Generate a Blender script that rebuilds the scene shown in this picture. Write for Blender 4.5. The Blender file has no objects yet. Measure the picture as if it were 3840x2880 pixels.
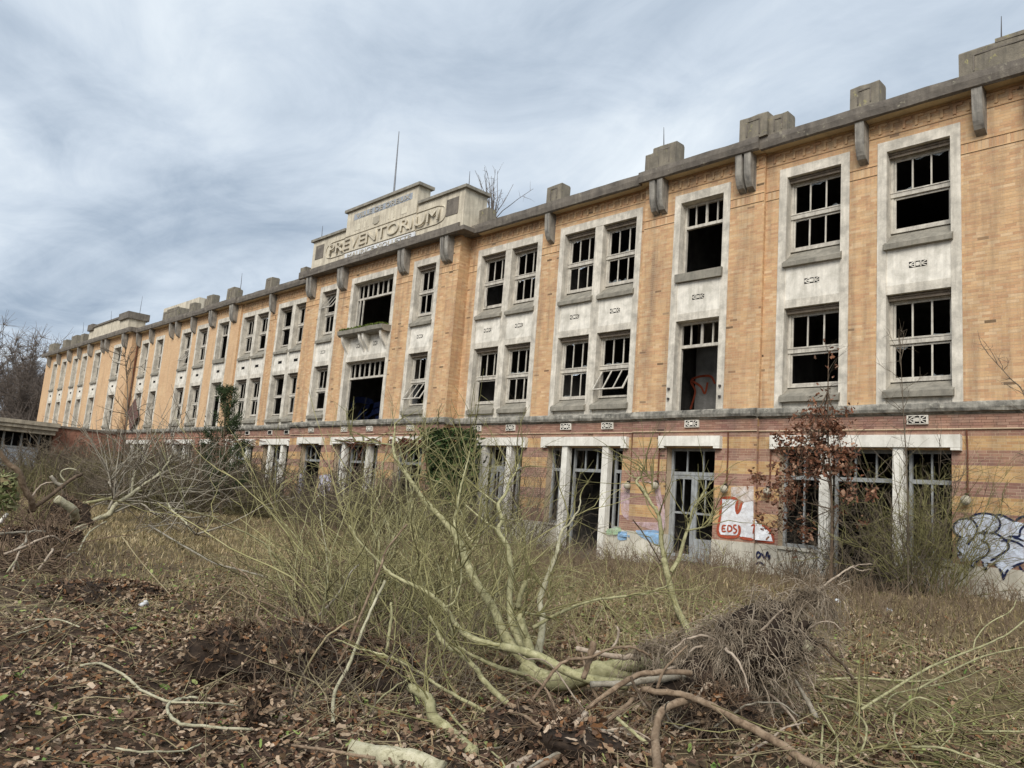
import bpy, math, random
import numpy as np
from mathutils import Matrix, Vector
from mathutils.geometry import tessellate_polygon
random.seed(7); RNG=np.random.default_rng(7)
sc=bpy.context.scene; COL=sc.collection
# ------------------------------------------------------------------ camera
CAM=np.array([0.0,-19.0,1.6]); YAW,PITCH,ROLL,FPX=-0.808987,0.150557,0.0783153,2884.0
def axes():
    cy,sy=math.cos(YAW),math.sin(YAW); cp,sp=math.cos(PITCH),math.sin(PITCH)
    fwd=np.array([sy*cp,cy*cp,sp]); right=np.array([cy,-sy,0.0]); up=np.cross(right,fwd)
    c,s=math.cos(ROLL),math.sin(ROLL)
    return c*right+s*up,-s*right+c*up,fwd
AR,AU,AF=axes()
cam=bpy.data.cameras.new('camera'); camo=bpy.data.objects.new('camera',cam); COL.objects.link(camo)
camo.matrix_world=Matrix(((AR[0],AU[0],-AF[0],CAM[0]),(AR[1],AU[1],-AF[1],CAM[1]),(AR[2],AU[2],-AF[2],CAM[2]),(0,0,0,1)))
cam.sensor_width=36; cam.lens=FPX/3840*36; cam.clip_start=0.05; cam.clip_end=3000
sc.camera=camo
# ------------------------------------------------------------------ light
SUN_ELEV,SUN_AZ=math.radians(42),math.radians(200)   # direction towards the sun, azimuth from +X anticlockwise: 200+... see below
sun_dir=np.array([0.42,-0.74,0.72]); sun_dir/=np.linalg.norm(sun_dir)
sun=bpy.data.lights.new('sun','SUN'); sun.energy=1.5; sun.angle=math.radians(35); sun.color=(1.0,0.95,0.88)
suno=bpy.data.objects.new('sun',sun); COL.objects.link(suno)
suno.rotation_euler=Vector(sun_dir).to_track_quat('Z','Y').to_euler(); suno.location=(0,-30,40)
SKY_STRENGTH=0.10
world=bpy.data.worlds.new('World'); sc.world=world; world.use_nodes=True
def build_world():
    nt=world.node_tree; N=nt.nodes; L=nt.links; N.clear()
    out=N.new('ShaderNodeOutputWorld'); bg=N.new('ShaderNodeBackground'); L.new(bg.outputs[0],out.inputs[0])
    sky=N.new('ShaderNodeTexSky'); sky.sky_type='NISHITA'; sky.sun_disc=False
    sky.sun_elevation=math.asin(sun_dir[2]); sky.sun_rotation=math.atan2(sun_dir[0],sun_dir[1])
    tc=N.new('ShaderNodeTexCoord'); sep=N.new('ShaderNodeSeparateXYZ'); L.new(tc.outputs['Generated'],sep.inputs[0])
    def M(op,a,b=None):
        n=N.new('ShaderNodeMath'); n.operation=op
        for i,v in enumerate((a,b)):
            if v is None: continue
            if isinstance(v,(int,float)): n.inputs[i].default_value=v
            else: L.new(v,n.inputs[i])
        return n.outputs[0]
    z=M('ADD',M('MAXIMUM',sep.outputs[2],0.0),0.16)
    u=M('DIVIDE',sep.outputs[0],z); v=M('DIVIDE',sep.outputs[1],z)
    cmb=N.new('ShaderNodeCombineXYZ'); L.new(u,cmb.inputs[0]); L.new(v,cmb.inputs[1])
    def noise(scale,detail,rough,dist,rot,sc3,off):
        mp=N.new('ShaderNodeMapping'); mp.inputs['Rotation'].default_value=(0,0,math.radians(rot)); mp.inputs['Scale'].default_value=sc3; mp.inputs['Location'].default_value=off
        L.new(cmb.outputs[0],mp.inputs[0]); n=N.new('ShaderNodeTexNoise'); n.inputs['Scale'].default_value=scale; n.inputs['Detail'].default_value=detail
        n.inputs['Roughness'].default_value=rough; n.inputs['Distortion'].default_value=dist; L.new(mp.outputs[0],n.inputs['Vector']); return n.outputs[0]
    a=noise(1.05,7,0.53,0.8,-38,(0.72,1.12,1),(3.1,1.7,0)); b=noise(3.1,8,0.62,0.7,-45,(0.8,1.1,1),(8.4,2.2,0))
    f=M('ADD',M('MULTIPLY',a,0.70),M('MULTIPLY',b,0.30))
    r=N.new('ShaderNodeValToRGB'); e=r.color_ramp.elements
    e[0].position=0.33; e[0].color=(0.33,0.41,0.515,1); e[1].position=0.65; e[1].color=(0.83,0.895,0.945,1)
    m=e.new(0.48); m.color=(0.57,0.65,0.745,1)
    L.new(f,r.inputs[0])
    sk=N.new('ShaderNodeMix'); sk.data_type='RGBA'; sk.blend_type='MULTIPLY'; sk.inputs[0].default_value=1
    L.new(sky.outputs[0],sk.inputs[6]); sk.inputs[7].default_value=(0.06,0.06,0.06,1)
    mx=N.new('ShaderNodeMix'); mx.data_type='RGBA'; mx.inputs[0].default_value=0.93
    L.new(sk.outputs[2],mx.inputs[6]); L.new(r.outputs[0],mx.inputs[7])
    gain=N.new('ShaderNodeVectorMath'); gain.operation='SCALE'; L.new(mx.outputs[2],gain.inputs[0]); gain.inputs['Scale'].default_value=4.75
    L.new(gain.outputs[0],bg.inputs[0]); bg.inputs[1].default_value=SKY_STRENGTH
build_world()
sc.view_settings.view_transform='Standard'; sc.view_settings.look='None'; sc.view_settings.gamma=1; sc.view_settings.exposure=1.28
sc.view_settings.use_curve_mapping=False
sc.render.engine='CYCLES'; sc.render.resolution_x=1024; sc.render.resolution_y=768
# ------------------------------------------------------------------ pixel helpers (photo pixels -> directions)
ZR={'1':(2800,100,2.127),'2':(2800,880,2.127),'3':(2800,1500,2.127),'4':(1700,500,1.9404),'5':(1700,1300,1.9404),'6':(1000,550,2.4578),'7':(1000,1150,2.4578),
 '8':(100,1000,2.212),'8b':(0,1150,3.0167),'A':(900,1900,1.6925),'B':(1900,1980,1.8433),'C':(2740,2050,1.999),'D':(1300,1500,2.37),'E':(0,1400,2.212),'F':(0,2000,1.8855),
 'G':(2240,1780,3.072),'H':(3540,1880,4.607),'O':(2850,1600,2.765),'Q':(1150,650,3.16),'P':(0,0,0.57604),'X':(0,1500,4.148)}
def src(tag,x,y):
    a,b,s=ZR[tag]; return a+x/s,b+y/s
def ray(tag,x,y):
    px,py=src(tag,x,y); return (px-1920)/FPX*AR-(py-1440)/FPX*AU+AF
def at(tag,x,y,d): return CAM+ray(tag,x,y)*d
def on_y(tag,x,y,Y):
    r=ray(tag,x,y); return CAM+r*((Y-CAM[1])/r[1])
# ------------------------------------------------------------------ materials
MATS={}
def nodes(name):
    m=bpy.data.materials.new(name); m.use_nodes=True; nt=m.node_tree; b=nt.nodes['Principled BSDF']; MATS[name]=m
    b.inputs['Roughness'].default_value=0.9; b.inputs['Specular IOR Level'].default_value=0.2
    return m,nt,b
def objcoord(nt,scale=(1,1,1),world_space=True):
    if world_space:
        g=nt.nodes.new('ShaderNodeNewGeometry'); o=g.outputs['Position']
    else: o=nt.nodes.new('ShaderNodeTexCoord').outputs['Object']
    mp=nt.nodes.new('ShaderNodeMapping'); mp.inputs['Scale'].default_value=scale; nt.links.new(o,mp.inputs[0]); return mp.outputs[0]
def nz(nt,vec,scale,detail=5,rough=0.6,dist=0.0):
    n=nt.nodes.new('ShaderNodeTexNoise'); n.inputs['Scale'].default_value=scale; n.inputs['Detail'].default_value=detail; n.inputs['Roughness'].default_value=rough; n.inputs['Distortion'].default_value=dist
    nt.links.new(vec,n.inputs['Vector']); return n.outputs[0]
def ramp(nt,fac,stops):
    r=nt.nodes.new('ShaderNodeValToRGB'); e=r.color_ramp.elements
    while len(e)<len(stops): e.new(0.5)
    for k,(p,c) in enumerate(stops):
        e[k].position=p; e[k].color=(c if len(c)==4 else (*c,1)) if not isinstance(c,(int,float)) else (c,c,c,1)
    nt.links.new(fac,r.inputs[0]); return r.outputs[0]
def mix(nt,fac,a,b,mode='MIX'):
    m=nt.nodes.new('ShaderNodeMix'); m.data_type='RGBA'; m.blend_type=mode
    for i,v in ((0,fac),(6,a),(7,b)):
        if isinstance(v,(int,float)): m.inputs[i].default_value=v
        elif isinstance(v,tuple): m.inputs[i].default_value=(*v,1) if len(v)==3 else v
        else: nt.links.new(v,m.inputs[i])
    return m.outputs[2]
def bump(nt,b,h,strength=0.3,dist=0.02):
    n=nt.nodes.new('ShaderNodeBump'); n.inputs['Strength'].default_value=strength; n.inputs['Distance'].default_value=dist
    nt.links.new(h,n.inputs['Height']); nt.links.new(n.outputs[0],b.inputs['Normal'])
def weathered(name,base,dark,stain=0.5,streak=0.5,scale=1.0,lichen=None,rough=0.9,bmp=0.35):
    """concrete / render / paint with blotches, vertical run-off streaks and grain"""
    m,nt,b=nodes(name); w=objcoord(nt); ws=objcoord(nt,(3.2,3.2,0.35))
    n1=ramp(nt,nz(nt,w,1.7*scale,7,0.65,0.3),[(0.36,0),(0.66,1)])
    n2=ramp(nt,nz(nt,ws,1.6*scale,5,0.6),[(0.44,0),(0.72,1)])
    n3=nz(nt,w,22*scale,4,0.7)
    c=mix(nt,n1,base,tuple(base[i]*(1-stain)+dark[i]*stain for i in range(3)))
    st=nt.nodes.new('ShaderNodeMath'); st.operation='MULTIPLY'; nt.links.new(n2,st.inputs[0]); st.inputs[1].default_value=streak
    c=mix(nt,st.outputs[0],c,dark)
    c=mix(nt,0.5,c,ramp(nt,n3,[(0.3,0.45),(0.7,0.62)]),'OVERLAY')
    if lichen:
        l=ramp(nt,nz(nt,w,5.5,6,0.7,0.4),[(0.6,0),(0.68,1)]); c=mix(nt,l,c,lichen)
    nt.links.new(c,b.inputs['Base Color']); b.inputs['Roughness'].default_value=rough; bump(nt,b,n3,bmp,0.015); return m
def attrmat(name,grain=30,rough=0.9,dirt=0.0,vstreak=0.0,spec=0.2,trans=0.0):
    """colour per piece from the point attribute Col, with grain and grime"""
    m,nt,b=nodes(name); a=nt.nodes.new('ShaderNodeVertexColor'); a.layer_name='Col'; w=objcoord(nt)
    n=nz(nt,w,grain,4,0.65); c=mix(nt,0.35 if dirt else 0.6,a.outputs[0],ramp(nt,n,[(0.3,0.36),(0.7,0.66)]),'OVERLAY')
    if dirt:
        d=ramp(nt,nz(nt,w,0.7,7,0.65,0.4),[(0.45,0),(0.75,1)]); mm=nt.nodes.new('ShaderNodeMath'); mm.operation='MULTIPLY'; mm.inputs[1].default_value=dirt; nt.links.new(d,mm.inputs[0])
        c=mix(nt,mm.outputs[0],c,(0.41,0.24,0.135))
    if vstreak:
        d=ramp(nt,nz(nt,objcoord(nt,(2.4,2.4,0.22)),1.3,6,0.65),[(0.46,0),(0.74,1)]); mm=nt.nodes.new('ShaderNodeMath'); mm.operation='MULTIPLY'; mm.inputs[1].default_value=vstreak; nt.links.new(d,mm.inputs[0])
        c=mix(nt,mm.outputs[0],c,(0.13,0.10,0.08))
    nt.links.new(c,b.inputs['Base Color']); b.inputs['Roughness'].default_value=rough; b.inputs['Specular IOR Level'].default_value=spec; bump(nt,b,n,0.05 if dirt else 0.3,0.004)
    if trans:
        b.inputs['Transmission Weight'].default_value=0
    return m
def barkmat(name,c1,c2,c3,scale=14,stretch=True):
    m,nt,b=nodes(name); w=objcoord(nt)
    n=nz(nt,w,scale,6,0.65,0.3); c=ramp(nt,n,[(0.3,c3),(0.45,c1),(0.7,c2)])
    s=ramp(nt,nz(nt,w,scale*5,3,0.6),[(0.62,0),(0.7,1)]); c=mix(nt,s,c,c3)
    g=ramp(nt,nz(nt,w,scale*.28,5,0.6,0.4),[(0.42,0),(0.7,0.75)]); c=mix(nt,g,c,tuple(x*.55 for x in c1))
    nt.links.new(c,b.inputs['Base Color']); bump(nt,b,n,0.7,0.012); return m
def flat(name,c,rough=0.7,spec=0.2,metal=0.0):
    m,nt,b=nodes(name); w=objcoord(nt); n=nz(nt,w,9,5,0.65)
    nt.links.new(mix(nt,ramp(nt,n,[(0.35,0),(0.7,1)]),c,tuple(x*0.62 for x in c)),b.inputs['Base Color']); b.inputs['Roughness'].default_value=rough
    b.inputs['Specular IOR Level'].default_value=spec; b.inputs['Metallic'].default_value=metal; return m
YEL=np.array([[.645,.40,.215],[.62,.375,.20],[.67,.43,.24],[.595,.345,.185],[.65,.41,.225],[.685,.46,.275],[.575,.32,.175],[.63,.37,.205]])
YEL=YEL.mean(0)*np.array([.925,.978,.975])+(YEL-YEL.mean(0))*.95; YLO=YEL*np.array([.85,.84,.72])
RED=np.array([[.38,.185,.135],[.42,.215,.155],[.34,.16,.12],[.45,.245,.18],[.39,.20,.15]])*np.array([.76,.86,.90])
attrmat('brick',28,0.88,0.60,0.60); attrmat('leaf',40,0.85,spec=0.15); attrmat('grass',20,0.85,spec=0.1)
weathered('soffit',(0.66,0.54,0.35),(0.34,0.28,0.19),0.4,0.3)
weathered('mortar',(0.56,0.44,0.305),(0.32,0.24,0.165),0.5,0.3)
weathered('surround',(0.73,0.67,0.565),(0.30,0.28,0.24),0.8,0.65,1.5)
weathered('spandrel',(0.83,0.78,0.68),(0.38,0.355,0.30),0.7,0.55,1.5)
weathered('cornice',(0.20,0.175,0.145),(0.07,0.062,0.055),0.7,0.5,1.4,(0.30,0.275,0.21),bmp=0.7)
weathered('merlon',(0.25,0.22,0.17),(0.085,0.078,0.066),0.6,0.55,1.5,(0.36,0.33,0.15),bmp=0.7)
weathered('corbel',(0.34,0.315,0.27),(0.085,0.08,0.075),0.6,0.85,1.6,bmp=0.5)
weathered('stringcourse',(0.40,0.375,0.32),(0.07,0.068,0.06),0.9,0.6,2.2,(0.44,0.42,0.35),bmp=0.7)
weathered('sill',(0.30,0.275,0.225),(0.10,0.095,0.08),0.6,0.4,1.8,bmp=0.5)
weathered('pediment',(0.64,0.575,0.45),(0.27,0.24,0.19),0.5,0.7,1.2)
weathered('plinth',(0.60,0.56,0.47),(0.24,0.22,0.17),0.5,0.55)
weathered('whitepaint',(0.79,0.76,0.68),(0.34,0.315,0.26),0.4,0.4,1.6)
weathered('wood',(0.60,0.56,0.48),(0.22,0.20,0.175),0.55,0.6,2.5)
weathered('oldwood',(0.26,0.21,0.16),(0.09,0.075,0.06),0.6,0.5,2.5)
weathered('bluewood',(0.33,0.345,0.345),(0.13,0.13,0.125),0.55,0.6,2.5)
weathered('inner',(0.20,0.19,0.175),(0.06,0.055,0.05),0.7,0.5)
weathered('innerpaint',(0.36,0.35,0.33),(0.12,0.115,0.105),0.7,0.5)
weathered('roof',(0.10,0.095,0.09),(0.05,0.05,0.045),0.5,0)
weathered('canopy',(0.42,0.375,0.29),(0.13,0.115,0.095),0.6,0.6)
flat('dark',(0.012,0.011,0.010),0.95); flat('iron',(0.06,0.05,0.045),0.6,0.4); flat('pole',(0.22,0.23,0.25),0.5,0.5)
flat('rust',(0.15,0.06,0.035),0.85); flat('paleplastic',(0.46,0.42,0.33),0.6,0.3); flat('slate',(0.36,0.39,0.43)); flat('whitestrip',(0.72,0.74,0.76)); flat('brownpanel',(0.16,0.09,0.075))
barkmat('greenbark',(0.30,0.285,0.15),(0.47,0.44,0.27),(0.10,0.09,0.045),20)
barkmat('palebark',(0.40,0.375,0.25),(0.55,0.51,0.38),(0.15,0.13,0.08),18)
barkmat('greybark',(0.27,0.24,0.185),(0.40,0.365,0.30),(0.11,0.09,0.065),20)
barkmat('brownbark',(0.205,0.145,0.095),(0.35,0.265,0.185),(0.08,0.052,0.034),18)
barkmat('darkbark',(0.105,0.075,0.05),(0.18,0.13,0.09),(0.04,0.03,0.02),18)
barkmat('greentwig',(0.19,0.175,0.075),(0.31,0.285,0.14),(0.09,0.075,0.035),5)
barkmat('brightwig',(0.33,0.305,0.14),(0.50,0.455,0.25),(0.14,0.12,0.06),5)
barkmat('olivetwig',(0.13,0.115,0.055),(0.22,0.19,0.10),(0.06,0.048,0.025),4)
barkmat('browntwig',(0.13,0.105,0.075),(0.215,0.175,0.13),(0.06,0.045,0.032),4)
barkmat('strawtwig',(0.30,0.25,0.145),(0.42,0.36,0.22),(0.14,0.11,0.06),4)
barkmat('rootfibre',(0.265,0.21,0.15),(0.43,0.36,0.275),(0.10,0.075,0.052),9)
barkmat('distant',(0.15,0.12,0.10),(0.23,0.195,0.165),(0.08,0.062,0.05),2)
barkmat('earth',(0.026,0.018,0.013),(0.06,0.041,0.028),(0.010,0.007,0.0055),14)
def glassmat():
    m,nt,b=nodes('glass'); b.inputs['Base Color'].default_value=(0.55,0.60,0.60,1); b.inputs['Roughness'].default_value=0.25; b.inputs['Transmission Weight'].default_value=0.8; b.inputs['Specular IOR Level'].default_value=0.5
glassmat()
def farbrick():
    m,nt,b=nodes('farbrick'); g=nt.nodes.new('ShaderNodeNewGeometry'); s=nt.nodes.new('ShaderNodeSeparateXYZ'); nt.links.new(g.outputs['Position'],s.inputs[0])
    cm=nt.nodes.new('ShaderNodeCombineXYZ'); ad=nt.nodes.new('ShaderNodeMath'); ad.operation='ADD'; nt.links.new(s.outputs[0],ad.inputs[0]); nt.links.new(s.outputs[1],ad.inputs[1])
    nt.links.new(ad.outputs[0],cm.inputs[0]); nt.links.new(s.outputs[2],cm.inputs[1])
    br=nt.nodes.new('ShaderNodeTexBrick'); br.inputs['Scale'].default_value=1; br.inputs['Brick Width'].default_value=0.23; br.inputs['Row Height'].default_value=0.067; br.inputs['Mortar Size'].default_value=0.005
    br.inputs['Color1'].default_value=(.62,.42,.243,1); br.inputs['Color2'].default_value=(.565,.362,.20,1); br.inputs['Mortar'].default_value=(.52,.40,.27,1)
    nt.links.new(cm.outputs[0],br.inputs[0]); w=objcoord(nt)
    c=mix(nt,0.5,br.outputs[0],ramp(nt,nz(nt,w,0.8,7,0.65),[(0.3,0.36),(0.7,0.6)]),'OVERLAY')
    d=ramp(nt,nz(nt,objcoord(nt,(2.4,2.4,0.2)),1.1,5,0.6),[(0.52,0),(0.8,0.5)]); c=mix(nt,d,c,(0.15,0.11,0.085))
    nt.links.new(c,b.inputs['Base Color'])
farbrick()
def farred():
    m,nt,b=nodes('farred'); w=objcoord(nt)
    c=ramp(nt,nz(nt,w,3,7,0.7),[(0.3,(.17,.085,.06)),(0.5,(.30,.15,.105)),(0.7,(.38,.21,.15))]); nt.links.new(c,b.inputs['Base Color'])
farred()
def groundmat():
    m,nt,b=nodes('ground'); w=objcoord(nt); g=nt.nodes.new('ShaderNodeNewGeometry'); s=nt.nodes.new('ShaderNodeSeparateXYZ'); nt.links.new(g.outputs['Position'],s.inputs[0])
    n1=nz(nt,w,0.55,6,0.6,0.5); n2=nz(nt,w,7,7,0.7,0.3); n3=nz(nt,w,45,4,0.7)
    soil=ramp(nt,n2,[(0.3,(.030,.020,.013)),(0.5,(.075,.050,.033)),(0.7,(.14,.095,.062))])
    grass=ramp(nt,n2,[(0.3,(.075,.058,.028)),(0.52,(.17,.13,.068)),(0.72,(.28,.22,.12))])
    yy=nt.nodes.new('ShaderNodeMapRange'); nt.links.new(s.outputs[1],yy.inputs[0]); yy.inputs[1].default_value=-15.5; yy.inputs[2].default_value=-11.5
    ad=nt.nodes.new('ShaderNodeMath'); ad.operation='MULTIPLY_ADD'; nt.links.new(n1,ad.inputs[0]); ad.inputs[1].default_value=1.3; ad.inputs[2].default_value=-0.65
    a2=nt.nodes.new('ShaderNodeMath'); a2.operation='ADD'; a2.use_clamp=True; nt.links.new(ad.outputs[0],a2.inputs[0]); nt.links.new(yy.outputs[0],a2.inputs[1])
    c=mix(nt,a2.outputs[0],soil,grass); c=mix(nt,0.7,c,ramp(nt,n3,[(0.3,0.3),(0.7,0.7)]),'OVERLAY')
    nt.links.new(c,b.inputs['Base Color']); bump(nt,b,n3,0.9,0.03)
groundmat()
# ------------------------------------------------------------------ mesh / object helpers
ORIG={}
def link(name,me,parent=None,org=(0,0,0),smooth=False):
    o=bpy.data.objects.new(name,me); COL.objects.link(o); org=np.array(org,float); ORIG[o.name]=org
    if parent is not None: o.parent=parent; o.location=tuple(org-ORIG[parent.name])
    else: o.location=tuple(org)
    return o
def tag(o,label=None,cat=None,group=None,kind=None):
    if label: o['label']=label
    if cat: o['category']=cat
    if group: o['group']=group
    if kind: o['kind']=kind
    return o
def empty(name,loc,label,cat,group=None):
    o=link(name,None,None,loc); o.empty_display_size=0.3; return tag(o,label,cat,group)
def npmesh(name,V,F,mat,cols=None,smooth=False):
    """V (n,3), F list of int arrays (m,k)"""
    V=np.asarray(V,np.float32); me=bpy.data.meshes.new(name); me.vertices.add(len(V)); me.vertices.foreach_set('co',V.ravel())
    F=[np.asarray(f,np.int32) for f in F if len(f)]
    nl=sum(f.size for f in F); npoly=sum(len(f) for f in F)
    me.loops.add(nl); me.loops.foreach_set('vertex_index',np.concatenate([f.ravel() for f in F])); me.polygons.add(npoly)
    tot=np.concatenate([np.full(len(f),f.shape[1],np.int32) for f in F]); st=np.concatenate([[0],np.cumsum(tot)[:-1]]).astype(np.int32)
    me.polygons.foreach_set('loop_start',st)
    try: me.polygons.foreach_set('loop_total',tot)
    except Exception: pass
    me.polygons.foreach_set('use_smooth',np.full(npoly,bool(smooth)))
    me.update(calc_edges=True)
    if cols is not None:
        a=me.color_attributes.new('Col','FLOAT_COLOR','POINT'); c=np.ones((len(V),4),np.float32); c[:,:3]=cols; a.data.foreach_set('color',c.ravel())
    me.materials.append(MATS[mat]); return me
BF=np.array([[0,3,2,1],[4,5,6,7],[0,1,5,4],[1,2,6,5],[2,3,7,6],[3,0,4,7]])
class MB:
    """collects boxes, prisms and loose polygons; build() links them as one mesh object"""
    def __init__(s): s.v=[]; s.f=[]
    def box(s,x0,x1,y0,y1,z0,z1,j=0.0):
        b=len(s.v); P=[(x0,y0,z0),(x1,y0,z0),(x1,y1,z0),(x0,y1,z0),(x0,y0,z1),(x1,y0,z1),(x1,y1,z1),(x0,y1,z1)]
        if j: P=[tuple(c+random.uniform(-j,j) for c in p) for p in P]
        s.v+=P; s.f+=[[b+i for i in q] for q in BF.tolist()]; return s
    def rot(s,a,b,M):
        for i in range(a,b): s.v[i]=tuple(M@Vector(s.v[i]))
    def poly(s,pts):
        b=len(s.v); s.v+=[tuple(p) for p in pts]; s.f.append(list(range(b,b+len(pts)))); return s
    def prism_x(s,prof,xs,jit=0.0):
        """profile [(y,z)..] (anticlockwise seen from +X) swept along the x values"""
        n=len(prof); b=len(s.v)
        for x in xs:
            for y,z in prof: s.v.append((x,y+random.uniform(-jit,jit),z+random.uniform(-jit,jit)))
        for k in range(len(xs)-1):
            for i in range(n):
                j=(i+1)%n; s.f.append([b+k*n+i,b+k*n+j,b+(k+1)*n+j,b+(k+1)*n+i])
        s.f.append([b+i for i in range(n)][::-1]); s.f.append([b+(len(xs)-1)*n+i for i in range(n)])
        return s
    def bar(s,p,q,w,d):
        """square bar between two points"""
        p=np.array(p,float);q=np.array(q,float); t=q-p; t/=np.linalg.norm(t); a=np.cross(t,(0,1,0)); a=a/np.linalg.norm(a) if np.linalg.norm(a)>1e-6 else np.array([1,0,0]); c=np.cross(t,a)
        b=len(s.v)
        for e in (p,q):
            for u,v in ((-1,-1),(1,-1),(1,1),(-1,1)): s.v.append(tuple(e+a*u*w/2+c*v*d/2))
        s.f+=[[b+i for i in f] for f in ([0,1,2,3],[7,6,5,4],[0,4,5,1],[1,5,6,2],[2,6,7,3],[3,7,4,0])]; return s
    def build(s,name,mat,parent=None,org=None,smooth=False):
        V=np.array(s.v,float)
        if org is None: org=((V[:,0].min()+V[:,0].max())/2,(V[:,1].min()+V[:,1].max())/2,V[:,2].min())
        me=bpy.data.meshes.new(name); me.from_pydata((V-np.array(org)).tolist(),[],s.f); me.validate(); me.materials.append(MATS[mat])
        if smooth: me.polygons.foreach_set('use_smooth',np.ones(len(me.polygons),bool))
        me.update(); return link(name,me,parent,org)
class Tubes:
    """batch of tapered tubes"""
    def __init__(s): s.g={}
    def add(s,P,R,k=4):
        P=np.asarray(P,float); s.g.setdefault((len(P),k),[]).append((P,np.asarray(R,float))); return s
    def mesh(s):
        VV=[];QQ=[];off=0
        for (n,k),L in s.g.items():
            P=np.stack([a for a,_ in L]); R=np.stack([b for _,b in L]); T=np.empty_like(P); T[:,1:-1]=P[:,2:]-P[:,:-2]; T[:,0]=P[:,1]-P[:,0]; T[:,-1]=P[:,-1]-P[:,-2]; T/=np.linalg.norm(T,axis=2)[...,None]+1e-9
            up=(np.abs(T[:,:,2].mean(1))<.8)[:,None]; ref=np.where(up,np.array([[.31,.2,.93]]),np.array([[.9,.3,.1]]))[:,None,:]
            A=np.cross(T,np.broadcast_to(ref,T.shape)); A/=np.linalg.norm(A,axis=2)[...,None]+1e-9; B=np.cross(T,A); ang=np.arange(k)*2*math.pi/k; ca=np.cos(ang)[None,None,:,None]; sa=np.sin(ang)[None,None,:,None]
            VV.append((P[:,:,None,:]+(A[:,:,None,:]*ca+B[:,:,None,:]*sa)*R[:,:,None,None]).reshape(-1,3)); m=len(L)
            i=np.arange((n-1)*k).reshape(n-1,k); j=np.roll(i,-1,1); q=np.stack([i,j,j+k,i+k],-1).reshape(-1,4); q=(q[None]+(np.arange(m)*n*k)[:,None,None]).reshape(-1,4)+off; QQ.append(q); off+=m*n*k
        return np.concatenate(VV),np.concatenate(QQ)
    def build(s,name,mat,parent=None,org=None,smooth=True,kind=None):
        V,Q=s.mesh()
        if org is None: org=(V[:,0].mean(),V[:,1].mean(),V[:,2].min())
        me=npmesh(name,V-np.array(org),[Q],mat,None,smooth); o=link(name,me,parent,org)
        if kind: o['kind']=kind
        return o
def spline(P,m=6):
    P=np.asarray(P,float)
    if len(P)<3:
        t=np.linspace(0,1,m+1)[:,None]; return P[0]*(1-t)+P[-1]*t
    Q=np.vstack([2*P[0]-P[1],P,2*P[-1]-P[-2]]); out=[]
    for i in range(1,len(Q)-2):
        t=np.linspace(0,1,m,endpoint=False)[:,None]; a,b,c,d=Q[i-1],Q[i],Q[i+1],Q[i+2]
        out.append(0.5*((2*b)+(-a+c)*t+(2*a-5*b+4*c-d)*t*t+(-a+3*b-3*c+d)*t**3))
    out.append(P[-1:]); return np.vstack(out)
def limb(tubes,P,r0,r1,k=7,m=6,wob=0.0,cap=True):
    S=spline(P,m); n=len(S)
    if wob: S=S+RNG.normal(0,wob,S.shape)*np.linspace(0.2,1,n)[:,None]
    ph=RNG.uniform(0,6.28,3); tt=np.linspace(0,1,n); R=np.linspace(r0,r1,n)*(1+.05*np.sin(9*tt+ph[0])+.035*np.sin(23*tt+ph[1])+RNG.normal(0,.012,n))
    if cap: S=np.vstack([S[:1]-(S[1]-S[0])*0.02,S,S[-1:]+(S[-1]-S[-2])*0.02]); R=np.concatenate([[r0*.05],R,[r1*.05]])
    tubes.add(S,R,k); return S
def grow(p,d,length,n=6,wob=0.12,grav=0.0):
    """wandering stem: n+1 points"""
    d=np.array(d,float); d/=math.sqrt(d@d); D=np.cumsum(RNG.normal(0,wob,(n,3)),0)+d; D[:,2]-=grav*np.arange(1,n+1)
    D/=np.sqrt((D*D).sum(1))[:,None]; out=np.empty((n+1,3)); out[0]=p; out[1:]=np.cumsum(D,0)*(length/n)+out[0]; return out
def unit(v): v=np.array(v,float); return v/np.linalg.norm(v)
# ------------------------------------------------------------------ ground
def sm(a,b,x): t=np.clip((x-a)/(b-a),0,1); return t*t*(3-2*t)
MOUNDS=[]   # x,y,rx,ry,h
def gz(x,y):
    x=np.asarray(x,float); y=np.asarray(y,float)
    z=0.26*sm(-17,-7,x)*sm(-15,-3,y)+0.05*sm(-14,-5,y)
    z=z+0.05*np.sin(x*0.9+y*0.6)+0.035*np.sin(1.7*x-1.3*y+1)+0.022*np.sin(3.7*x+2.9*y)+0.012*np.sin(7.1*x-6.3*y+.5)+0.010*np.sin(11*x+13*y)
    for mx,my,rx,ry,h in MOUNDS: z=z+h*np.exp(-((x-mx)/rx)**2-((y-my)/ry)**2)
    return z
def hit(tag_,x,y,h=0.0):
    """point of the ground (plus h) seen at a photo pixel"""
    r=ray(tag_,x,y)
    if r[2]>-.012: return CAM+r*60
    t=(h-CAM[2])/r[2]
    for _ in range(5):
        p=CAM+r*min(t,80); t=.5*t+.5*(float(gz(p[0],p[1]))+h-CAM[2])/r[2]
    return CAM+r*min(t,80)
def gdepth(tag_,x,y): return float((hit(tag_,x,y)-CAM)@AF)
p=hit('F',700,300); MOUNDS.append((p[0],p[1],1.2,0.5,0.12))
p=hit('F',1650,1120); MOUNDS.append((p[0],p[1],0.6,0.35,-0.22))
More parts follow.
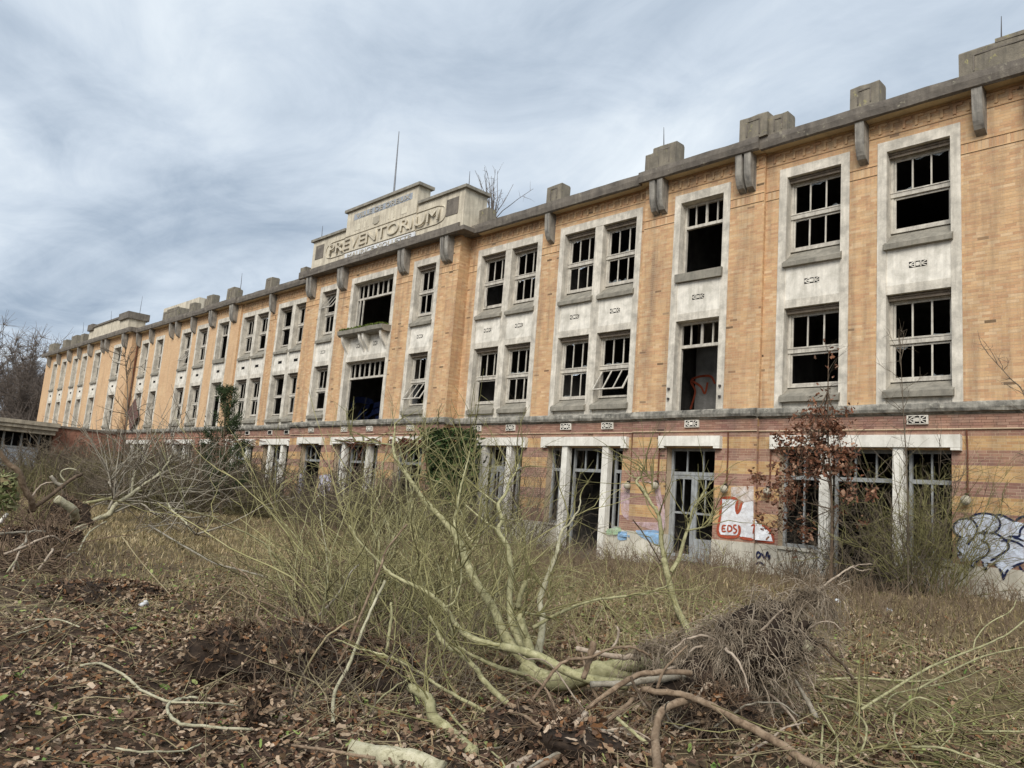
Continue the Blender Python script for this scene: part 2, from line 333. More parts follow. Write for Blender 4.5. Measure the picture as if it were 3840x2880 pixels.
def build_ground():
    xs=np.concatenate([[-900,-500,-300,-200,-140,-110],np.arange(-92,-40,2.0),np.arange(-40,-24,0.5),np.arange(-24,6,0.11),np.arange(6,14,0.5),[16,20,30,50,90,160,300,600]])
    ys=np.concatenate([[-600,-300,-150,-90,-60,-45,-35,-28,-24],np.arange(-21,-19,0.5),np.arange(-19,-8,0.11),np.arange(-8,2,0.35),[4,8,14,22,40,70,120,200,400,900]])
    X,Y=np.meshgrid(xs,ys); Z=gz(X,Y); far=sm(60,140,np.hypot(X,Y+10)); Z=Z*(1-far); inside=(X>-90)&(X<3)&(Y>0.3)&(Y<12); Z=np.where(inside,Z-0.25,Z)
    V=np.stack([X,Y,Z],-1).reshape(-1,3); nx,ny=len(xs),len(ys); i=np.arange(nx*ny).reshape(ny,nx)
    F=np.stack([i[:-1,:-1],i[:-1,1:],i[1:,1:],i[1:,:-1]],-1).reshape(-1,4)
    tag(link('ground',npmesh('ground',V,[F],'ground',None,True)),'rough ground of soil, litter and dead grass before the building','ground',kind='structure')
build_ground()
# ------------------------------------------------------------------ the building
XC=-28.85
BLD=empty('abandoned_building',(XC,0,0),'long derelict three storey building of orange brick with empty windows','building')
PROJ_C,PROJ_B,PROJ_P=-0.55,-0.10,-0.50
SECT=[(18.65,32.5,0.0),(14.55,18.65,PROJ_B),(5.95,14.55,0.0),(-5.95,5.95,PROJ_C),(-14.55,-5.95,0.0),(-18.65,-14.55,PROJ_B),(-32.0,-18.65,0.0),(-56.4,-32.0,PROJ_P)]
BAYS=[]   # u0,u1,type,key
for s in (1,-1):
    for a,b,t,k in ((6.47,9.97,'double','E'),(10.85,14.4,'double','D'),(15.7,17.6,'door','C'),(19.06,20.98,'single','B'),(21.68,23.56,'single','A'),(26.65,28.35,'single','N'),(29.5,31.2,'single','O')):
        BAYS.append((a,b,t,k+'R') if s>0 else (-b,-a,t,k+'L'))
BAYS+=[(3.0,4.75,'single','FR'),(-4.6,-2.85,'single','FL'),(-1.79,1.79,'wide','G')]
for x0,x1,k in ((-64.8,-62.8,'P'),(-69.75,-67.8,'Q'),(-73.2,-71.5,'S'),(-75.9,-74.2,'T'),(-79.5,-77.7,'V'),(-82.5,-80.8,'W')): BAYS.append((x0-XC,x1-XC,'single',k))
GOP=[]    # ground floor openings u0,u1,kind
for s in (1,-1):
    for a,b,k in ((6.95,9.75,'E'),(10.95,14.12,'D'),(15.81,17.4,'C'),(19.25,23.31,'AB'),(26.8,31.0,'NO'),(2.9,4.75,'F')):
        GOP.append((a,b,k) if s>0 else (-b,-a,k))
GOP.append((-1.7,1.7,'G'))
ZT,Z0=12.0,-0.5
def wallY(u):
    for a,b,y in SECT:
        if a<=u<=b: return y
    return 0.0
def cells(x0,x1,z0,z1,ops):
    xs=sorted({x0,x1,*[v for o in ops for v in o[:2] if x0<v<x1]}); zs=sorted({z0,z1,*[v for o in ops for v in o[2:] if z0<v<z1]})
    for i in range(len(xs)-1):
        for j in range(len(zs)-1):
            cx,cz=(xs[i]+xs[i+1])/2,(zs[j]+zs[j+1])/2
            if not any(o[0]<cx<o[1] and o[2]<cz<o[3] for o in ops): yield xs[i],xs[i+1],zs[j],zs[j+1]
ALLB=[]  # bricks: x0,x1,y0,y1,z0,z1,palette
def wall_section(u0,u1,Y,near):
    x0,x1=XC+u0,XC+u1
    ops=[(XC+a,XC+b,4.40,11.25) for a,b,t,k in BAYS if u0<(a+b)/2<u1]+[(XC+a,XC+b,-0.6,3.5) for a,b,k in GOP if u0<(a+b)/2<u1]
    for (za,zb,mat) in ((Z0,1.0,'plinth'),(1.0,4.4,'mortar' if near else 'farred'),(4.4,ZT,'mortar' if near else 'farbrick')):
        m=MB()
        for a,b,c,d in cells(x0,x1,za,zb,ops):
            if mat=='plinth': MB().box(a,b,Y-0.03,Y+0.42,c,d).build('plinth',mat,BLD)
            else: m.box(a,b,Y,Y+0.42,c,d)
        if m.v: m.build('wall',mat,BLD)
    if not near: return
    def free(zc,lo,hi):
        cuts=sorted((o[0],o[1]) for o in ops if o[2]<zc<o[3]); cur=lo; out=[]
        for a,b in cuts:
            if a>cur: out.append((cur,a))
            cur=max(cur,b)
        if cur<hi: out.append((cur,hi))
        return out
    def courses(za,zb,pal,h=0.067,proud=0.0012,L=0.23):
        n=max(1,round((zb-za)/h)); h=(zb-za)/n
        for r in range(n):
            z=za+r*h
            for a,b in free(z+h/2,x0,x1):
                x=a-((r%2)*L/2+ (hash((r,round(za,2)))%7)*0.012)
                while x<b-0.02:
                    l,rg=max(x,a),min(x+L-0.0065,b)
                    if rg-l>0.02: ALLB.append((l,rg,Y-proud-random.uniform(0,0.0022),Y+0.03,z+0.0032,z+h-0.0032,pal))
                    x+=L
    zb=[1.0,1.44,1.78,2.12,2.47,2.80,3.15,3.485,3.80]
    for i in range(len(zb)-1): courses(zb[i],zb[i+1],'y' if (len(zb)-2-i)%2==0 else 'r')
    courses(3.80,3.94,'r'); courses(3.97,4.28,'r',proud=0.03)
    courses(4.57,10.42,'y'); courses(10.70,11.40,'y')
    for a,b in free(10.55,x0,x1):                       # soldier course between two recessed lines
        x=a
        while x<b-0.03:
            ALLB.append((x+0.004,min(x+0.066,b),Y-0.004-random.uniform(0,0.003),Y+0.03,10.452,10.668,'y')); x+=0.072
    for zl in (10.668,10.418,11.40):
        for a,b in free(zl+.02,x0,x1): ALLB.append((a,b,Y-0.022,Y+0.03,zl+.014,zl+.034,'y'))
    ALLB.append((x0,x1,Y-0.020,Y+0.03,11.44,11.455,'y')); ALLB.append((x0,x1,Y-0.03,Y+0.03,11.78,11.84,'y')); ALLB.append((x0,x1,Y-0.055,Y+0.03,11.85,11.91,'y'))
    courses(11.46,11.78,'y',proud=0.004)
for u0,u1,Y in SECT: wall_section(u0,u1,Y,XC+u1>-35.5)
# side returns of the projecting parts get a brick face too
for xr,yb,yf in ((XC+5.95,0.0,PROJ_C),(XC+18.65,0.0,PROJ_B)):
    for z0,z1 in ((1.0,4.28),(4.57,11.9)):
        n=round((z1-z0)/0.067)
        for r in range(n):
            z=z0+r*0.067; y=yf-(r%2)*0.1
            while y<yb:
                ya,yb2=max(y,yf),min(y+0.221,yb)
                if yb2-ya>0.02: ALLB.append((xr-0.03,xr+0.008,ya,yb2,z+0.0045,z+0.0625,'y' if z>4.3 or int((z-1.0)/0.34)%2 else 'r'))
                y+=0.23
def brick_mesh(name,B,org):
    A=np.array([b[:6] for b in B]); V=np.stack([np.stack([A[:,i],A[:,j],A[:,k]],-1) for i,j,k in ((0,2,4),(1,2,4),(1,3,4),(0,3,4),(0,2,5),(1,2,5),(1,3,5),(0,3,5))],1)
    F=(BF[[0,1,2,3,5]][None]+ (np.arange(len(A))*8)[:,None,None]).reshape(-1,4)
    C=np.array([ ((YEL if b[4]>4.3 else YLO) if b[6]=='y' else RED)[RNG.integers(0,8 if b[6]=='y' else 5)]*RNG.uniform(0.91,1.06)*(1 if RNG.uniform()>.012 else RNG.uniform(.2,.6)) for b in B]); C=np.repeat(C,8,0)
    return npmesh(name,V.reshape(-1,3)-np.array(org),[F],'brick',C)
def build_bricks():
    near=[b for b in ALLB if b[0]>-5.5 and b[1]<-3.55 and 0.99<b[4]<3.95 and b[1]-b[0]<0.3]
    near.sort(key=lambda b:(b[0]-CAM[0])**2+(b[4]-CAM[2])**2); single=near[:300]; ids=set(map(id,single)); rest=[b for b in ALLB if id(b) not in ids]
    me={}
    for pal,P in (('y',YLO),('r',RED)):
        for k in range(len(P)):
            b=(-0.5,0.5,-0.5,0.5,-0.5,0.5,pal); m=brick_mesh('brick',[b],(0,0,0)); a=m.color_attributes['Col']
            c=np.ones((8,4),np.float32); c[:,:3]=P[k]*RNG.uniform(.9,1.06); a.data.foreach_set('color',c.ravel()); me[pal,k]=m
    for b in single:
        o=link('brick',me[b[6],random.randrange(8 if b[6]=='y' else 5)],BLD,((b[0]+b[1])/2,(b[2]+b[3])/2,(b[4]+b[5])/2)); o.scale=(b[1]-b[0],b[3]-b[2],b[5]-b[4])
    o=link('brick_facing',brick_mesh('brick_facing',rest,(XC,0,0)),BLD,(XC,0,0)); o['kind']='stuff'
build_bricks()
# ---- dentil frieze: inverted L bricks
def dentils():
    m=MB(); m.box(0,0.20,-0.034,0.01,0.20,0.27).box(0,0.065,-0.034,0.01,0.0,0.20); protos=[]
    for k in range(4):
        me=bpy.data.meshes.new('dentil'); me.from_pydata(m.v,[],m.f); me.materials.append(MATS['brick']); a=me.color_attributes.new('Col','FLOAT_COLOR','POINT'); c=np.ones((len(m.v),4),np.float32); c[:,:3]=YEL[k*2]*0.97; a.data.foreach_set('color',c.ravel()); protos.append(me)
    n=0; far=[]
    for u0,u1,Y in SECT:
        x=XC+u1-0.25
        while x>XC+u0+0.02:
            far.append((x,Y)); x-=0.285
    far.sort(key=lambda t:-t[0]); F=MB()
    for i,(x,Y) in enumerate(far):
        if x>-24 : link('dentil',protos[i%4],BLD,(x,Y,11.49))
        else:
            b=len(F.v); F.v+=[(v[0]+x,v[1]+Y,v[2]+11.49) for v in m.v]; F.f+=[[b+i for i in f] for f in m.f]
    o=F.build('dentil_row','farbrick',BLD); o['kind']='stuff'
dentils()
# ---- cornice, string course, ledge (per section)
CP=[(0.42,11.90),(-0.06,11.90),(-0.20,11.93),(-0.30,11.86),(-0.36,11.80),(-0.43,11.84),(-0.46,12.0),(-0.45,12.17),(-0.36,12.21),(0.42,12.24)]
for u0,u1,Y in SECT:
    x0,x1=XC+u0,XC+u1; e=0.0
    if Y<-0.3: x0-=0.30; x1+=0.30
    xs=np.linspace(x0,x1,max(3,int((x1-x0)/0.45)))
    prof=[(y+Y+(0.004 if Y==0 else 0),z+(0.006 if Y!=0 else 0)) for y,z in CP][::-1]; MB().prism_x(prof,xs,0.011).build('cornice','cornice',BLD)
    MB().prism_x([(y+Y,z) for y,z in ((0,11.84),(-.12,11.845),(-.29,11.872),(-.29,11.93),(0,11.93))][::-1],[XC+u0+.001,XC+u1-.001]).build('soffit','soffit',BLD)
    if Y==PROJ_C: x0+=0.15; x1-=0.15
    sp=[(0.3,4.30),(-0.03,4.30),(-0.05,4.335),(-0.14,4.345),(-0.17,4.42),(-0.165,4.53),(-0.12,4.56),(0.3,4.585)]
    MB().prism_x([(y+Y+(0.003 if Y==0 else 0),z+(0.004 if Y!=0 else 0)) for y,z in sp][::-1],np.linspace(x0,x1,max(3,int((x1-x0)/0.4))),0.009).build('string_course','stringcourse',BLD)
    MB().prism_x([(y+Y,z) for y,z in ((0.02,3.94),(-0.035,3.94),(-0.05,3.955),(-0.035,3.972),(0.02,3.972))][::-1],[XC+u0,XC+u1]).build('ledge','mortar',BLD)
# ---- corbels
def corbel(x,Y,w=0.22):
    # curved bracket, thick under the cornice, dying into the wall
    pr=[(0.0,10.78)]
    for t in np.linspace(0,1,8): pr.append((-0.02-0.33*math.sqrt(1-(1-t)**2),10.78+0.62*t))
    pr+=[(-0.37,11.66),(-0.38,11.90),(0.0,11.90)]
    MB().prism_x([(y+Y,z) for y,z in pr][::-1],[x-w/2,x+w/2],0.004).build('corbel','corbel',BLD)
CORB=[]
for s in (1,-1):
    CORB+=[(s*10.45,1),(s*15.18,2),(s*18.15,2),(s*21.35,1),(s*24.0,1),(s*25.1,1),(s*28.9,1),(s*31.6,1),(s*5.32,2),(s*2.42,2)]
CORB+=[(x-XC,n) for x,n in ((-62.0,2),(-66.2,1),(-67.2,1),(-70.6,2),(-73.7,1),(-76.7,2),(-80.2,1),(-83.6,1))]
for u,n in CORB:
    Y=wallY(u)
    if n==1: corbel(XC+u,Y)
    else: corbel(XC+u-0.14,Y,0.2); corbel(XC+u+0.14,Y,0.2)
# ---- merlons on the parapet
def merlon(x0,x1,z1,Y,y1=0.05,panel=True):
    m=MB(); yf=-0.42+Y; z0=12.16; j=0.012
    xs=np.linspace(x0,x1,4); c=0.05
    m.prism_x([(yf,z0),(yf,z1-c*0.6),(yf+0.03,z1),(y1+Y-0.05,z1+0.01),(y1+Y,z1-c),(y1+Y,z0)],xs,j)
    o=m.build('merlon','merlon',BLD)
    if panel and x1-x0>0.5:
        f=MB(); w=x1-x0; a,b=x0+w*0.26,x1-w*0.26; p,q=z0+0.1,z1-0.13
        f.box(a,b,yf-0.012,yf+0.03,q-0.03,q).box(a,a+0.03,yf-0.012,yf+0.03,p,q-0.03).box(b-0.03,b,yf-0.012,yf+0.03,p,q-0.03); f.build('merlon_panel','cornice',o)
MER=[(-7.72,-7.0,12.78,0),(-10.80,-9.95,12.86,-0.1),(-9.95,-9.42,12.74,0),(-14.08,-13.8,12.72,-.1),(-13.8,-12.95,12.88,-0.1),(-18.45,-17.75,12.78,0),(-22.1,-21.6,12.75,0)]
for x0,x1,z,Y in MER:
    merlon(x0,x1,z,Y); merlon(2*XC-x1,2*XC-x0,z,Y)
for x0,x1 in ((-5.2,-2.2),(-55.4,-52.5)):                # wide raised parapet blocks
    m=MB(); xs=np.linspace(x0,x1,8); m.prism_x([(-0.42,12.16),(-0.42,12.74),(-0.38,12.78),(0.3,12.80),(0.35,12.16)],xs,0.012); o=m.build('parapet_block','merlon',BLD)
    MB().box(x0+0.75,x1-0.1,-0.436,-0.38,12.745,12.84).build('coping','merlon',o)
    f=MB(); f.box(x0+0.3,x1-0.3,-0.435,-0.4,12.60,12.63).box(x0+0.3,x0+0.33,-0.435,-0.4,12.22,12.60).build('panel_edge','cornice',o)
for x0,x1,z in ((-73.1,-72.3,12.9),(-75.9,-74.4,13.0),(-78.6,-77.6,12.9),(-83.4,-81.6,12.95)): merlon(x0,x1,z,PROJ_P,panel=False)
# far pavilion heavy parapet
m=MB(); m.prism_x([(-0.9,12.1),(-0.9,13.1),(0.3,13.1),(0.3,12.1)],[-70.8,-61.0]); o=m.build('parapet_block','pediment',BLD); MB().box(-70.9,-60.9,-1.0,0.4,13.1,13.25).build('coping','cornice',o)
for a,b in ((-70.95,-69.6),(-63.0,-60.85)): MB().box(a,b,-1.06,0.5,12.9,13.42).build('coping','cornice',o)
MB().box(-60.2,-53.5,1.2,4.5,12.1,14.0).build('roof_house','pediment',BLD)
# ---- central pediment with its lettering
PY=-0.92
m=MB(); z0=11.98
m.box(-34.05,-22.45,PY,0.25,z0,13.58); PED=m.build('pediment','pediment',BLD)
MB().box(-31.0,-25.5,PY-0.06,-0.35,12.02,14.42).build('raised_panel','pediment',PED)
for a,b in ((-34.2,-31.06),(-25.44,-22.30)): MB().box(a,b,PY-0.1,0.32,13.58,13.70).build('coping','sill',PED)
MB().box(-31.15,-25.35,PY-0.16,-0.25,14.42,14.55).build('coping','sill',PED)
MB().box(-34.25,-22.25,PY-0.08,0.3,11.84,12.0,0.01).build('coping','cornice',PED)
for xa in (-33.75,-23.55): MB().box(xa,xa+0.75,PY-0.02,PY+0.05,12.62,13.32).build('shield_plaque','cornice',PED)
MB().box(-30.4,-25.9,PY-0.068,PY-0.03,13.93,14.22).build('name_strip','slate',PED)
MB().box(-30.86,-25.45,PY-0.075,PY-0.03,12.08,12.38).build('name_strip','whitestrip',PED)
def letters(txt,xa,xb,z,h,y,mat,name='lettering',depth=0.02,parent=None,fs=1.0):
    cu=bpy.data.curves.new('t','FONT'); cu.body=txt; cu.size=1; cu.extrude=depth/2; o=bpy.data.objects.new('t',cu); COL.objects.link(o)
    dg=bpy.context.evaluated_depsgraph_get(); me=bpy.data.meshes.new_from_object(o.evaluated_get(dg)); bpy.data.objects.remove(o)
    n=len(me.vertices); V=np.empty(n*3,np.float32); me.vertices.foreach_get('co',V); V=V.reshape(-1,3); mn,mx=V.min(0),V.max(0)
    W=np.stack([(V[:,0]-mn[0])/(mx[0]-mn[0])*(xb-xa)-(xb-xa)/2,-(V[:,2]-mn[2])+0*V[:,0],(V[:,1]-mn[1])/(mx[1]-mn[1])*h],-1).astype(np.float32)
    W[:,1]+=depth
    me.vertices.foreach_set('co',W.ravel()); me.materials.clear(); me.materials.append(MATS[mat]); me.update(); me.name=name
    return link(name,me,parent,((xa+xb)/2,y-depth,z))
weathered('letterstone',(0.66,0.60,0.47),(0.30,0.27,0.21),0.4,0.5); weathered('letterdark',(0.42,0.38,0.30),(0.23,0.21,0.17),0.6,0.5)
letters('VILLE DE DREUX',-30.2,-26.05,13.97,0.21,PY-0.068,'letterdark',parent=PED)
letters('PREVENTORIUM',-32.32,-23.92,12.575,0.52,PY-0.06,'pediment',parent=PED,depth=0.07)
letters('MAURICE VIOLLETTE',-30.6,-25.7,12.13,0.20,PY-0.075,'letterdark',parent=PED)
T=Tubes(); a=[(-32.2,13.22),(-32.6,13.1),(-32.75,12.82),(-32.6,12.54),(-32.2,12.44)]
T.add(spline([(x,PY-0.02,z) for x,z in a],5),np.full(21,0.022),4); T.add(spline([(2*-28.15-x,PY-0.02,z) for x,z in a],5),np.full(21,0.022),4)
for z in (13.22,12.44): T.add([(-32.2,PY-0.02,z),(-31.0,PY-0.02,z)],[.022,.022],4); T.add([(-31.0,PY-0.075,z),(-25.5,PY-0.075,z)],[.022,.022],4); T.add([(-25.5,PY-0.02,z),(-24.1,PY-0.02,z)],[.022,.022],4)
T.build('cartouche','pediment',PED)
MB().box(-28.75,-28.25,PY-0.09,PY-0.03,13.42,13.72).box(-28.65,-28.35,PY-0.1,PY-0.03,13.36,13.42).build('crest','letterdark',PED)
for xa,w in ((-30.3,.5),(-29.5,.12),(-29.2,.12),(-27.6,.1),(-27.2,.1),(-26.6,.4)): MB().box(xa,xa+w,PY-0.07,PY-0.03,13.38,13.68).build('relief_block','letterstone',PED)
# ---- lightning rods and flagpole
def rod(tag_,xb,yb,xt,yt,Y,r=0.018,name='lightning_rod',mat='iron'):
    a=on_y(tag_,xb,yb,Y); b=on_y(tag_,xt,yt,Y); T=Tubes(); T.add([(a[0],a[1],a[2]-0.3),a,b],[r,r,r*0.4],6); T.build(name,mat,BLD)
rod('P',851,415,862,284,-0.7,0.045,'flagpole','pole')
for xb,yb,xt,yt,Y in ((1013,402,1015,370,-.5),(1434,318,1434,275,-.2),(2163,90,2163,35,-.2),(695,512,697,488,-.6),(521,612,523,590,0),(303,670,308,640,-.5),(240,690,241,672,-.5),(180,712,181,696,-.5)): rod('P',xb,yb,xt,yt,Y)
# ---- windows of the two upper floors
SPECIAL={('AR',2,0):('full','bare'),('BR',1,0):('full','bare'),('DR',1,1):('full','tilt'),('ER',2,0):('full','hang'),('ER',1,0):('full','bare'),('FR',1,0):('full','tilt'),
 ('FL',2,0):('tilt','full'),('FL',1,0):('full','bare'),('EL',2,0):('none','none'),('EL',1,0):('none','none'),('AL',2,0):('full','tilt'),('DL',2,1):('full','bare'),('OL',1,0):('none','none'),('NL',1,0):('none','bare'),
 ('P',1,0):('none','none'),('Q',1,0):('none','none'),('S',1,0):('none','none'),('T',1,0):('none','none')}
def sash(parent,x0,x1,y,z0,z1,mode,nb=2):
    if mode=='none': return
    t=0.045; m=MB(); d=0.035
    def fr(m,bars):
        m.box(x0,x0+t,y,y+d,z0,z1,.002).box(x1-t,x1,y,y+d,z0,z1,.002).box(x0+t,x1-t,y+.003,y+d,z0,z0+t,.002).box(x0+t,x1-t,y+.003,y+d,z1-t,z1,.002)
        if bars:
            for k in range(nb):
                xb=x0+(x1-x0)*(k+1)/(nb+1)+random.uniform(-.006,.006); m.box(xb-.019,xb+.019,y+.005,y+d-.004,z0+t,z1-t,.002)
    fr(m,mode!='bare' and mode!='hang')
    if mode=='tilt':
        M=Matrix.Translation((0,y,z1))@Matrix.Rotation(math.radians(-33),4,'X')@Matrix.Translation((0,-y,-z1)); m.rot(0,len(m.v),M)
    if mode=='hang':
        m.bar((x0+.02,y-.05,z1-.1),(x0+.22,y-.12,z0),.05,.04)
    o=m.build('sash','wood',parent)
    if mode=='full':                                       # broken panes: jagged remains along the edges of the lights
        for k in range(nb+1):
            if random.random()<0.45: continue
            a=x0+(x1-x0)*k/(nb+1)+.02; b=x0+(x1-x0)*(k+1)/(nb+1)-.02
            zz=z0+t if random.random()<.6 else z1-t; sg=1 if zz<(z0+z1)/2 else -1; xs=np.linspace(a,b,6)
            top=[(x,y+.018,zz+sg*random.uniform(.005,.10)*random.random()) for x in xs]; MB().poly([(a,y+.018,zz),(b,y+.018,zz)]+top[::-1]).build('pane','glass',parent)
def sill(parent,x0,x1,Y,zf,zb,h=0.12):
    pr=[(Y-0.13,zf-h),(Y-0.13,zf-0.01),(Y-0.11,zf),(Y+0.34,zb),(Y+0.36,zb-0.16),(Y-0.02,zf-h-0.005)]
    MB().prism_x(pr,np.linspace(x0-0.05,x1+0.05,5),0.006).build('sill','sill',parent)
def window(x0,x1,Y,fl,key,idx):
    zb,zt=(8.90,10.97) if fl==2 else (5.14,7.26); y=Y+0.25; m=MB()
    m.box(x0+.002,x0+.07,y,y+.1,zb,zt).box(x1-.07,x1-.002,y,y+.1,zb,zt).box(x0+.07,x1-.07,y+.01,y+.1,zt-.15,zt-.002).box(x0+.07,x1-.07,y+.01,y+.1,zb,zb+.06)
    zm=zb+0.92; m.box(x0+.005,x1-.005,y-.03,y+.09,zm,zm+.11,.004).box(x0+.005,x1-.005,y-.045,y+.02,zm+.115,zm+.145,.004)
    o=m.build('window','wood',BLD)
    MB().box(x0+.01,x1-.01,y-.12,y-.08,zt-.13,zt-.01,.005).box(x0+.01,x1-.01,y-.15,y-.121,zt-.06,zt-.02).build('blind_box','oldwood',o)
    up,lo=SPECIAL.get((key,fl,idx),('full','full'))
    sash(o,x0+.075,x1-.075,y+.03,zm+.13,zt-.155,up); sash(o,x0+.075,x1-.075,y+.02,zb+.065,zm-.01,lo)
    sill(o,x0,x1,Y,8.52 if fl==2 else 4.86,zb+.01,0.13 if fl==2 else .15)
def transom(x0,x1,Y,z0,z1,n,extra=None):
    y=Y+.25; m=MB(); m.box(x0+.002,x0+.06,y,y+.09,z0,z1).box(x1-.06,x1-.002,y,y+.09,z0,z1).box(x0+.06,x1-.06,y+.005,y+.09,z1-.07,z1-.002)
    zt=z1-.78 ; m.box(x0+.06,x1-.06,y-.01,y+.09,zt,zt+.09,.003); o=m.build('window','wood',BLD)
    for k in range(1,n):
        x=x0+(x1-x0)*k/n; w=.035 if k==n//2 or n>4 and k%2==0 else .016; MB().box(x-w,x+w,y+.01,y+.06,zt+.09,z1-.07,.003).build('glazing_bar','wood',o)
    if extra: 
        for (xa,za,xb,zb_) in extra: MB().bar((xa,y,za),(xb,y,zb_),.05,.05).build('broken_bar','wood',o)
    return o
def vent(x,Y,z,parent,w=.40,h=.15,block=False):
    if block: p=MB().box(x-w/2-.04,x+w/2+.04,Y-.05,Y+.02,z-.02,z+h+.02).build('vent_block','spandrel',parent); y=Y-.054
    else: p=parent; y=Y-.004
    m=MB().box(x-w/2,x+w/2,y,y+.02,z,z+h); g=m.build('vent_shade_plate','dark',p)  # flush near-black plate: shade inside the vent holes put into its colour
    if x<-34: return
    f=MB(); yy=y-.006; a,b,c,d=x-w/2,x+w/2,z,z+h; q=w/3
    for k in (1,2): f.box(a+q*k-.012,a+q*k+.012,yy,y+.004,c,d)
    f.box(a,b,yy+.001,y+.004,(c+d)/2-.010,(c+d)/2+.010)
    for l,r,u in ((a,a+q,1),(a,a+q,-1),(a+2*q,b,1),(a+2*q,b,-1)):
        f.bar((l,y-.003,(c+d)/2),(r,y-.003,d if u>0 else c),.022,.006)
    e=.045; f.prism_x([(yy,(c+d)/2-e),(yy,(c+d)/2+e),(y+.004,(c+d)/2+e),(y+.004,(c+d)/2-e)],[x-e*.9,x+e*.9])
    f.build('grille_bars','spandrel',g)
def bay(u0,u1,typ,key):
    x0,x1=XC+u0,XC+u1; Y=wallY((u0+u1)/2); b=.22; yf,yb=Y-.03,Y+.36; zb=4.56
    if typ=='double': mid=(x0+x1)/2; ops=[(x0+b,mid-.17),(mid+.17,x1-b)]
    else: ops=[(x0+b,x1-b)]
    m=MB(); m.box(x0,x0+b,yf,yb,zb,11.25).box(x1-b,x1,yf,yb,zb,11.25)
    if typ=='double': m.box(mid-.17,mid+.17,yf+.012,yb,zb,10.98)
    m.box(x0+b,x1-b,yf+.004,yb,10.98,11.25)
    for a,c in ops:
        m.box(a,c,yf+.012,yb,7.262,7.48)
        if typ=='single' or typ=='double': m.box(a,c,Y+.012,yb,zb,4.80)
    S=m.build('window_surround','surround',BLD)
    for i,(a,c) in enumerate(ops):
        sp=MB().box(a,c,Y-.012,yb,7.482,8.43).build('spandrel_panel','spandrel',BLD)
        if typ in('single','double'):
            vent((a+c)/2,Y-.012,7.86,sp); window(a,c,Y,2,key,i); window(a,c,Y,1,key,i)
        elif typ=='door':
            vent((a+c)/2,Y-.012,7.86,sp); transom(a,c,Y,8.6,10.975,4); o=transom(a,c,Y,4.6,7.26,4)
            MB().box(a-.06,c+.06,Y-.12,Y+.35,8.435,8.70,.012).build('sill','sill',BLD)
            for xx in (x0+.1,x1-.1):
                MB().box(xx-.03,xx+.03,Y-.09,Y-.02,4.9,4.96).box(xx-.03,xx+.03,Y-.09,Y-.02,5.2,5.26).build('railing_stub','iron',BLD)
        else:
            vent(a+.9,Y-.012,7.86,sp,.3,.2); vent(c-.9,Y-.012,7.86,sp,.3,.2)
            transom(a,c,Y,8.6,10.975,8,[(a+.55,8.6,a+.55,10.3),(a+.28,8.6,a+.28,10.2),(c-.35,10.15,c-.1,9.3)]); transom(a,c,Y,4.6,7.26,8)
            xs=np.linspace(x0+.02,x1-.02,10); pr=[(Y-.02,8.36),(Y-.38,8.36),(Y-.5,8.44),(Y-.52,8.62),(Y+.34,8.68),(Y+.34,8.36)]
            L=MB().prism_x(pr[::-1],xs,.01).build('balcony_ledge','sill',BLD)
            for xx in (x0+.25,(x0+x1)/2-.15,(x0+x1)/2+.15,x1-.3):
                pr=[(Y-.012,7.62)]+[(Y-.02-.36*math.sin(t*1.57)**1.4,7.62+.70*t) for t in np.linspace(0,1,8)]+[(Y-.40,8.37),(Y-.012,8.37)]
                MB().prism_x(pr[::-1],[xx-.07,xx+.07]).build('bracket','spandrel',L)
            # moss on the ledge
            V=[];F=[]
            for k in range(2200):
                p=np.array([random.uniform(x0+.05,x1-.05),Y+random.uniform(-.5,-.1),8.64+random.uniform(0,.05)]); d=RNG.normal(0,.035,(3,3)); V+=list(p+d); F.append([3*k,3*k+1,3*k+2])
            o=link('moss',npmesh('moss',np.array(V)-np.array([XC,Y,8.6]),[F],'grass',np.tile([.10,.13,.03],(len(V),1))*RNG.uniform(.6,1.5,(len(V),1))),L,(XC,Y,8.6)); o['kind']='stuff'
for a in BAYS: bay(*a)
